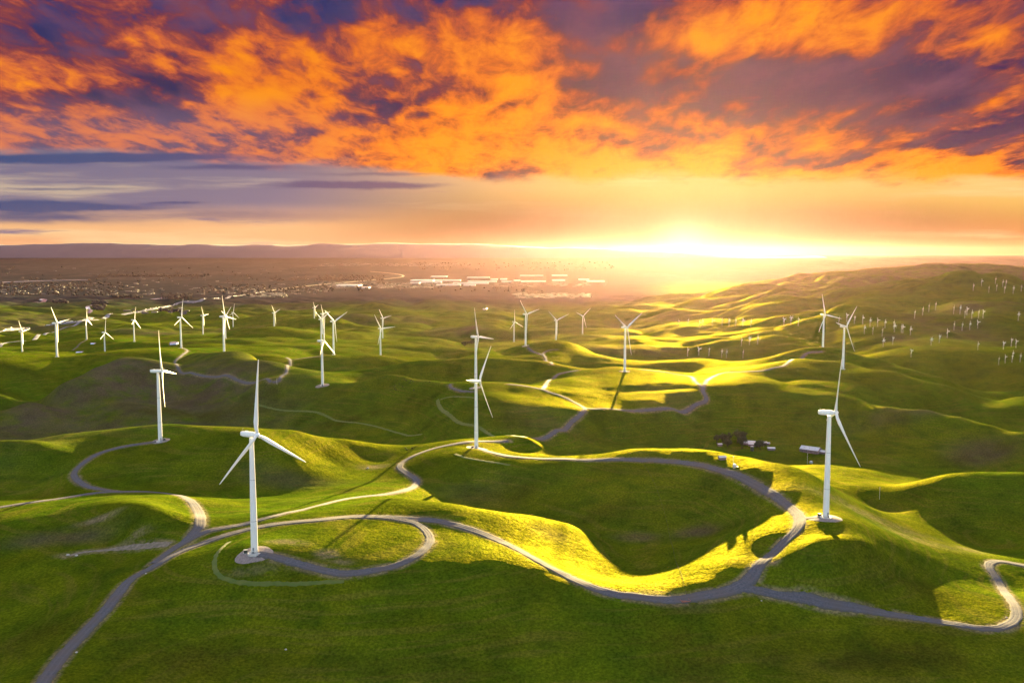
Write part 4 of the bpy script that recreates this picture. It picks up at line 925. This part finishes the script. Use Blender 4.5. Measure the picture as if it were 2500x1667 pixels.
while i < len(HC)-3:
    k = random.choice((0, 0, 0, 1, 1, 2, 3, 4)); pr = protos[k]; t_ = pr[0] if not pr[1] else copy_tree(pr[0]); pr[1] += 1
    d = HC[i+1]-HC[i-1]; a = math.atan2(d.y, d.x); off = random.choice((-9, 9, -9)); x = HC[i].x-math.sin(a)*off; y = HC[i].y+math.cos(a)*off
    t_.location = (x, y, ground(x, y)+1.25); t_.rotation_euler = (0, 0, a if off < 0 else a+math.pi); t_.name = pr[3]; tag(t_, pr[2], pr[3], pr[2].split(' in ')[0]+'s on the far highway')
    i += random.choice((2, 3, 3, 5, 7)) if HC[i].y < 7000 else random.choice((6, 9, 12))
# ------------------------------------------------------------------ warehouses on the plain
M_WHB = noisy_mat('warehouse_wall', (.36, .36, .40), (.48, .47, .50), .01, .6)
M_WHR = noisy_mat('warehouse_roof', (.44, .43, .46), (.56, .55, .57), .01, .35)
WHL = [(650,820,380,4),(800,920,352,3),(830,1020,380,3),(650,720,398,2),(722,880,392,2),(960,1230,400,2.4),(1065,1235,358,2),(1070,1288,388,2),(1240,1292,371,2),(1310,1360,371,2.5),(1320,1400,389,2),(1410,1460,382,3),(1462,1650,387,2.6),(1455,1630,344,1.5),(1690,1805,342,1.5),(1695,1790,379,3),(1890,1965,372,2),(1950,2080,385,2),(105,275,417,4),(295,350,433,2),(1185,1212,592,1.0),(1040,1130,414,2),(840,1020,412,2)]
for i, (x0, x1, yb, dp) in enumerate(WHL):
    px0, px1, py = 784+x0/3, 784+x1/3, 560+yb/3; a = hit(px0, py); b2 = hit(px1, py); cx_, cy_ = (a[0]+b2[0])/2, (a[1]+b2[1])/2; w = math.hypot(b2[0]-a[0], b2[1]-a[1])*.97; Y0 = cy_
    dpt = dp*Y0*Y0/(420*2200)*.5; g = -120 if Y0 > 9000 else ground(cx_, cy_)
    r = empty('warehouse', (cx_, cy_+dpt/2, ground(cx_, cy_))); pos = 'left' if px1 < 950 else ('middle' if px1 < 1250 else 'right')
    tag(r, 'long flat-roofed white warehouse on the plain, in the %s part of the distant business park' % pos if yb != 592 else 'lone white shed on the brown plain above the central turbines', 'warehouse', 'white warehouses, %s part of the distant park' % pos if yb != 592 else None)
    h = 15 if Y0 > 9000 else 7; b = MB(); b.box((0, 0, h/2), (w, dpt, h)); b.build('wall', M_WHB, r); b = MB(); b.rings([[(sx*(w/2+2), sy*(dpt/2+2), z) for sx, sy in ((-1, -1), (1, -1), (1, 1), (-1, 1))] for z in (h+.02, h+1.2)]+[[(sx*w/2*.98, sy*2, h+4) for sx, sy in ((-1, -1), (1, -1), (1, 1), (-1, 1))]]); b.build('roof', M_WHR, r)
# ------------------------------------------------------------------ far-off towns and tree belts on the plain
def scatter(name, areas, fn, mat, kind='stuff'):
    b = MB(); rs = random.Random(5)
    for x0, y0, x1, y1, n in areas:
        for _ in range(n):
            px = rs.uniform(x0, x1); py = rs.uniform(y0, y1); x, y, z = hit(px, py)
            if y > 60000: continue
            fn(b, x, y, z, rs)
    tag(b.build(name, mat), kind=kind)
M_TOWN = noisy_mat('town_roofs', (.02, .02, .035), (.10, .095, .12), .006, .8)
scatter('distant_town', [(0,697,380,720,90),(60,690,760,712,40),(480,703,800,720,80),(300,748,470,768,14),(1255,716,1440,729,110),(780,690,1120,704,260),(780,643,1150,650,220),(1200,690,1480,700,80),(600,716,700,726,60),(0,655,800,690,40)],
        lambda b, x, y, z, rs: b.box((x, y, z+3), (rs.uniform(10, 34)*(1+y/15000), rs.uniform(10, 30), rs.uniform(6, 11)), rs.uniform(-.4, .4)), M_TOWN)
def clump(b, x, y, z, rs):
    s = rs.uniform(5, 11)*(1+y/12000); rg = []
    for j in range(5):
        t = j/4*math.pi; rr = math.sin(t)*s*rs.uniform(.8, 1.1)+.1; rg.append([(x+rr*math.cos(a)*rs.uniform(.75, 1.2), y+rr*math.sin(a), z+s*.55-math.cos(t)*s*.6) for a in [2*math.pi*k/7 for k in range(7)]])
    b.rings(rg)
M_FAR = noisy_mat('far_foliage', (.006, .007, .008), (.014, .014, .014), .05, 1.0)
scatter('distant_trees', [(240,671,500,676,200),(275,722,345,728,60),(395,718,470,730,110),(225,737,262,744,50),(228,748,255,758,40),(590,716,640,722,30),(785,673,940,686,170),(0,690,300,722,200),(480,695,800,715,150),(1000,640,1500,660,150),(920,690,960,694,10),(1270,712,1330,720,40),(130,735,165,741,24),(0,652,800,690,90),(650,680,800,686,40),(385,757,440,762,26),(700,700,1300,712,60)], clump, M_FAR)
ribbon('road', [(640,713),(700,704),(760,697),(840,690),(905,684),(960,679),(985,675),(975,670),(940,666),(905,663)], 40, M_DIRT, lift=3, step=80, nx=2, jit=3)
# ------------------------------------------------------------------ mountains beyond the plain
def mountains(name, Y, x0, x1, hfun, mat):
    nx_, ny_ = 420, 14; V = []; Fc = []
    for j in range(ny_):
        for i in range(nx_):
            x = x0+(x1-x0)*i/(nx_-1); v_ = j/(ny_-1); y = Y+v_*5000
            s = math.sin(math.pi*v_)**.8 if 0 < j < ny_-1 else 0
            h = hfun(x)*s*(1+.07*float(vnoise(np.array(x/900.), np.array(y/700.)))); V.append((x, y, -125+h))
    for j in range(ny_-1):
        for i in range(nx_-1): a = j*nx_+i; Fc.append((a, a+1, a+1+nx_, a+nx_))
    tag(mesh_obj(name, V, Fc, mat, smooth=True), kind='structure')
vn = lambda a, s=0.: float(vnoise(np.array(a+s), np.array(s*1.7+.3)))
M_MTN = noisy_mat('mountain_rock', (.015, .022, .060), (.028, .034, .075), .0006, .95)
mountains('mountains', 24000, -24000, 9000, lambda x: (742+6*vn(x/1900., 3)+7*vn(x/620., 9)+6*vn(x/210., 5))*(1-.50*float(sstep(np.array(float(x)), -2000, 8500))), M_MTN)
#OBJECTS_END
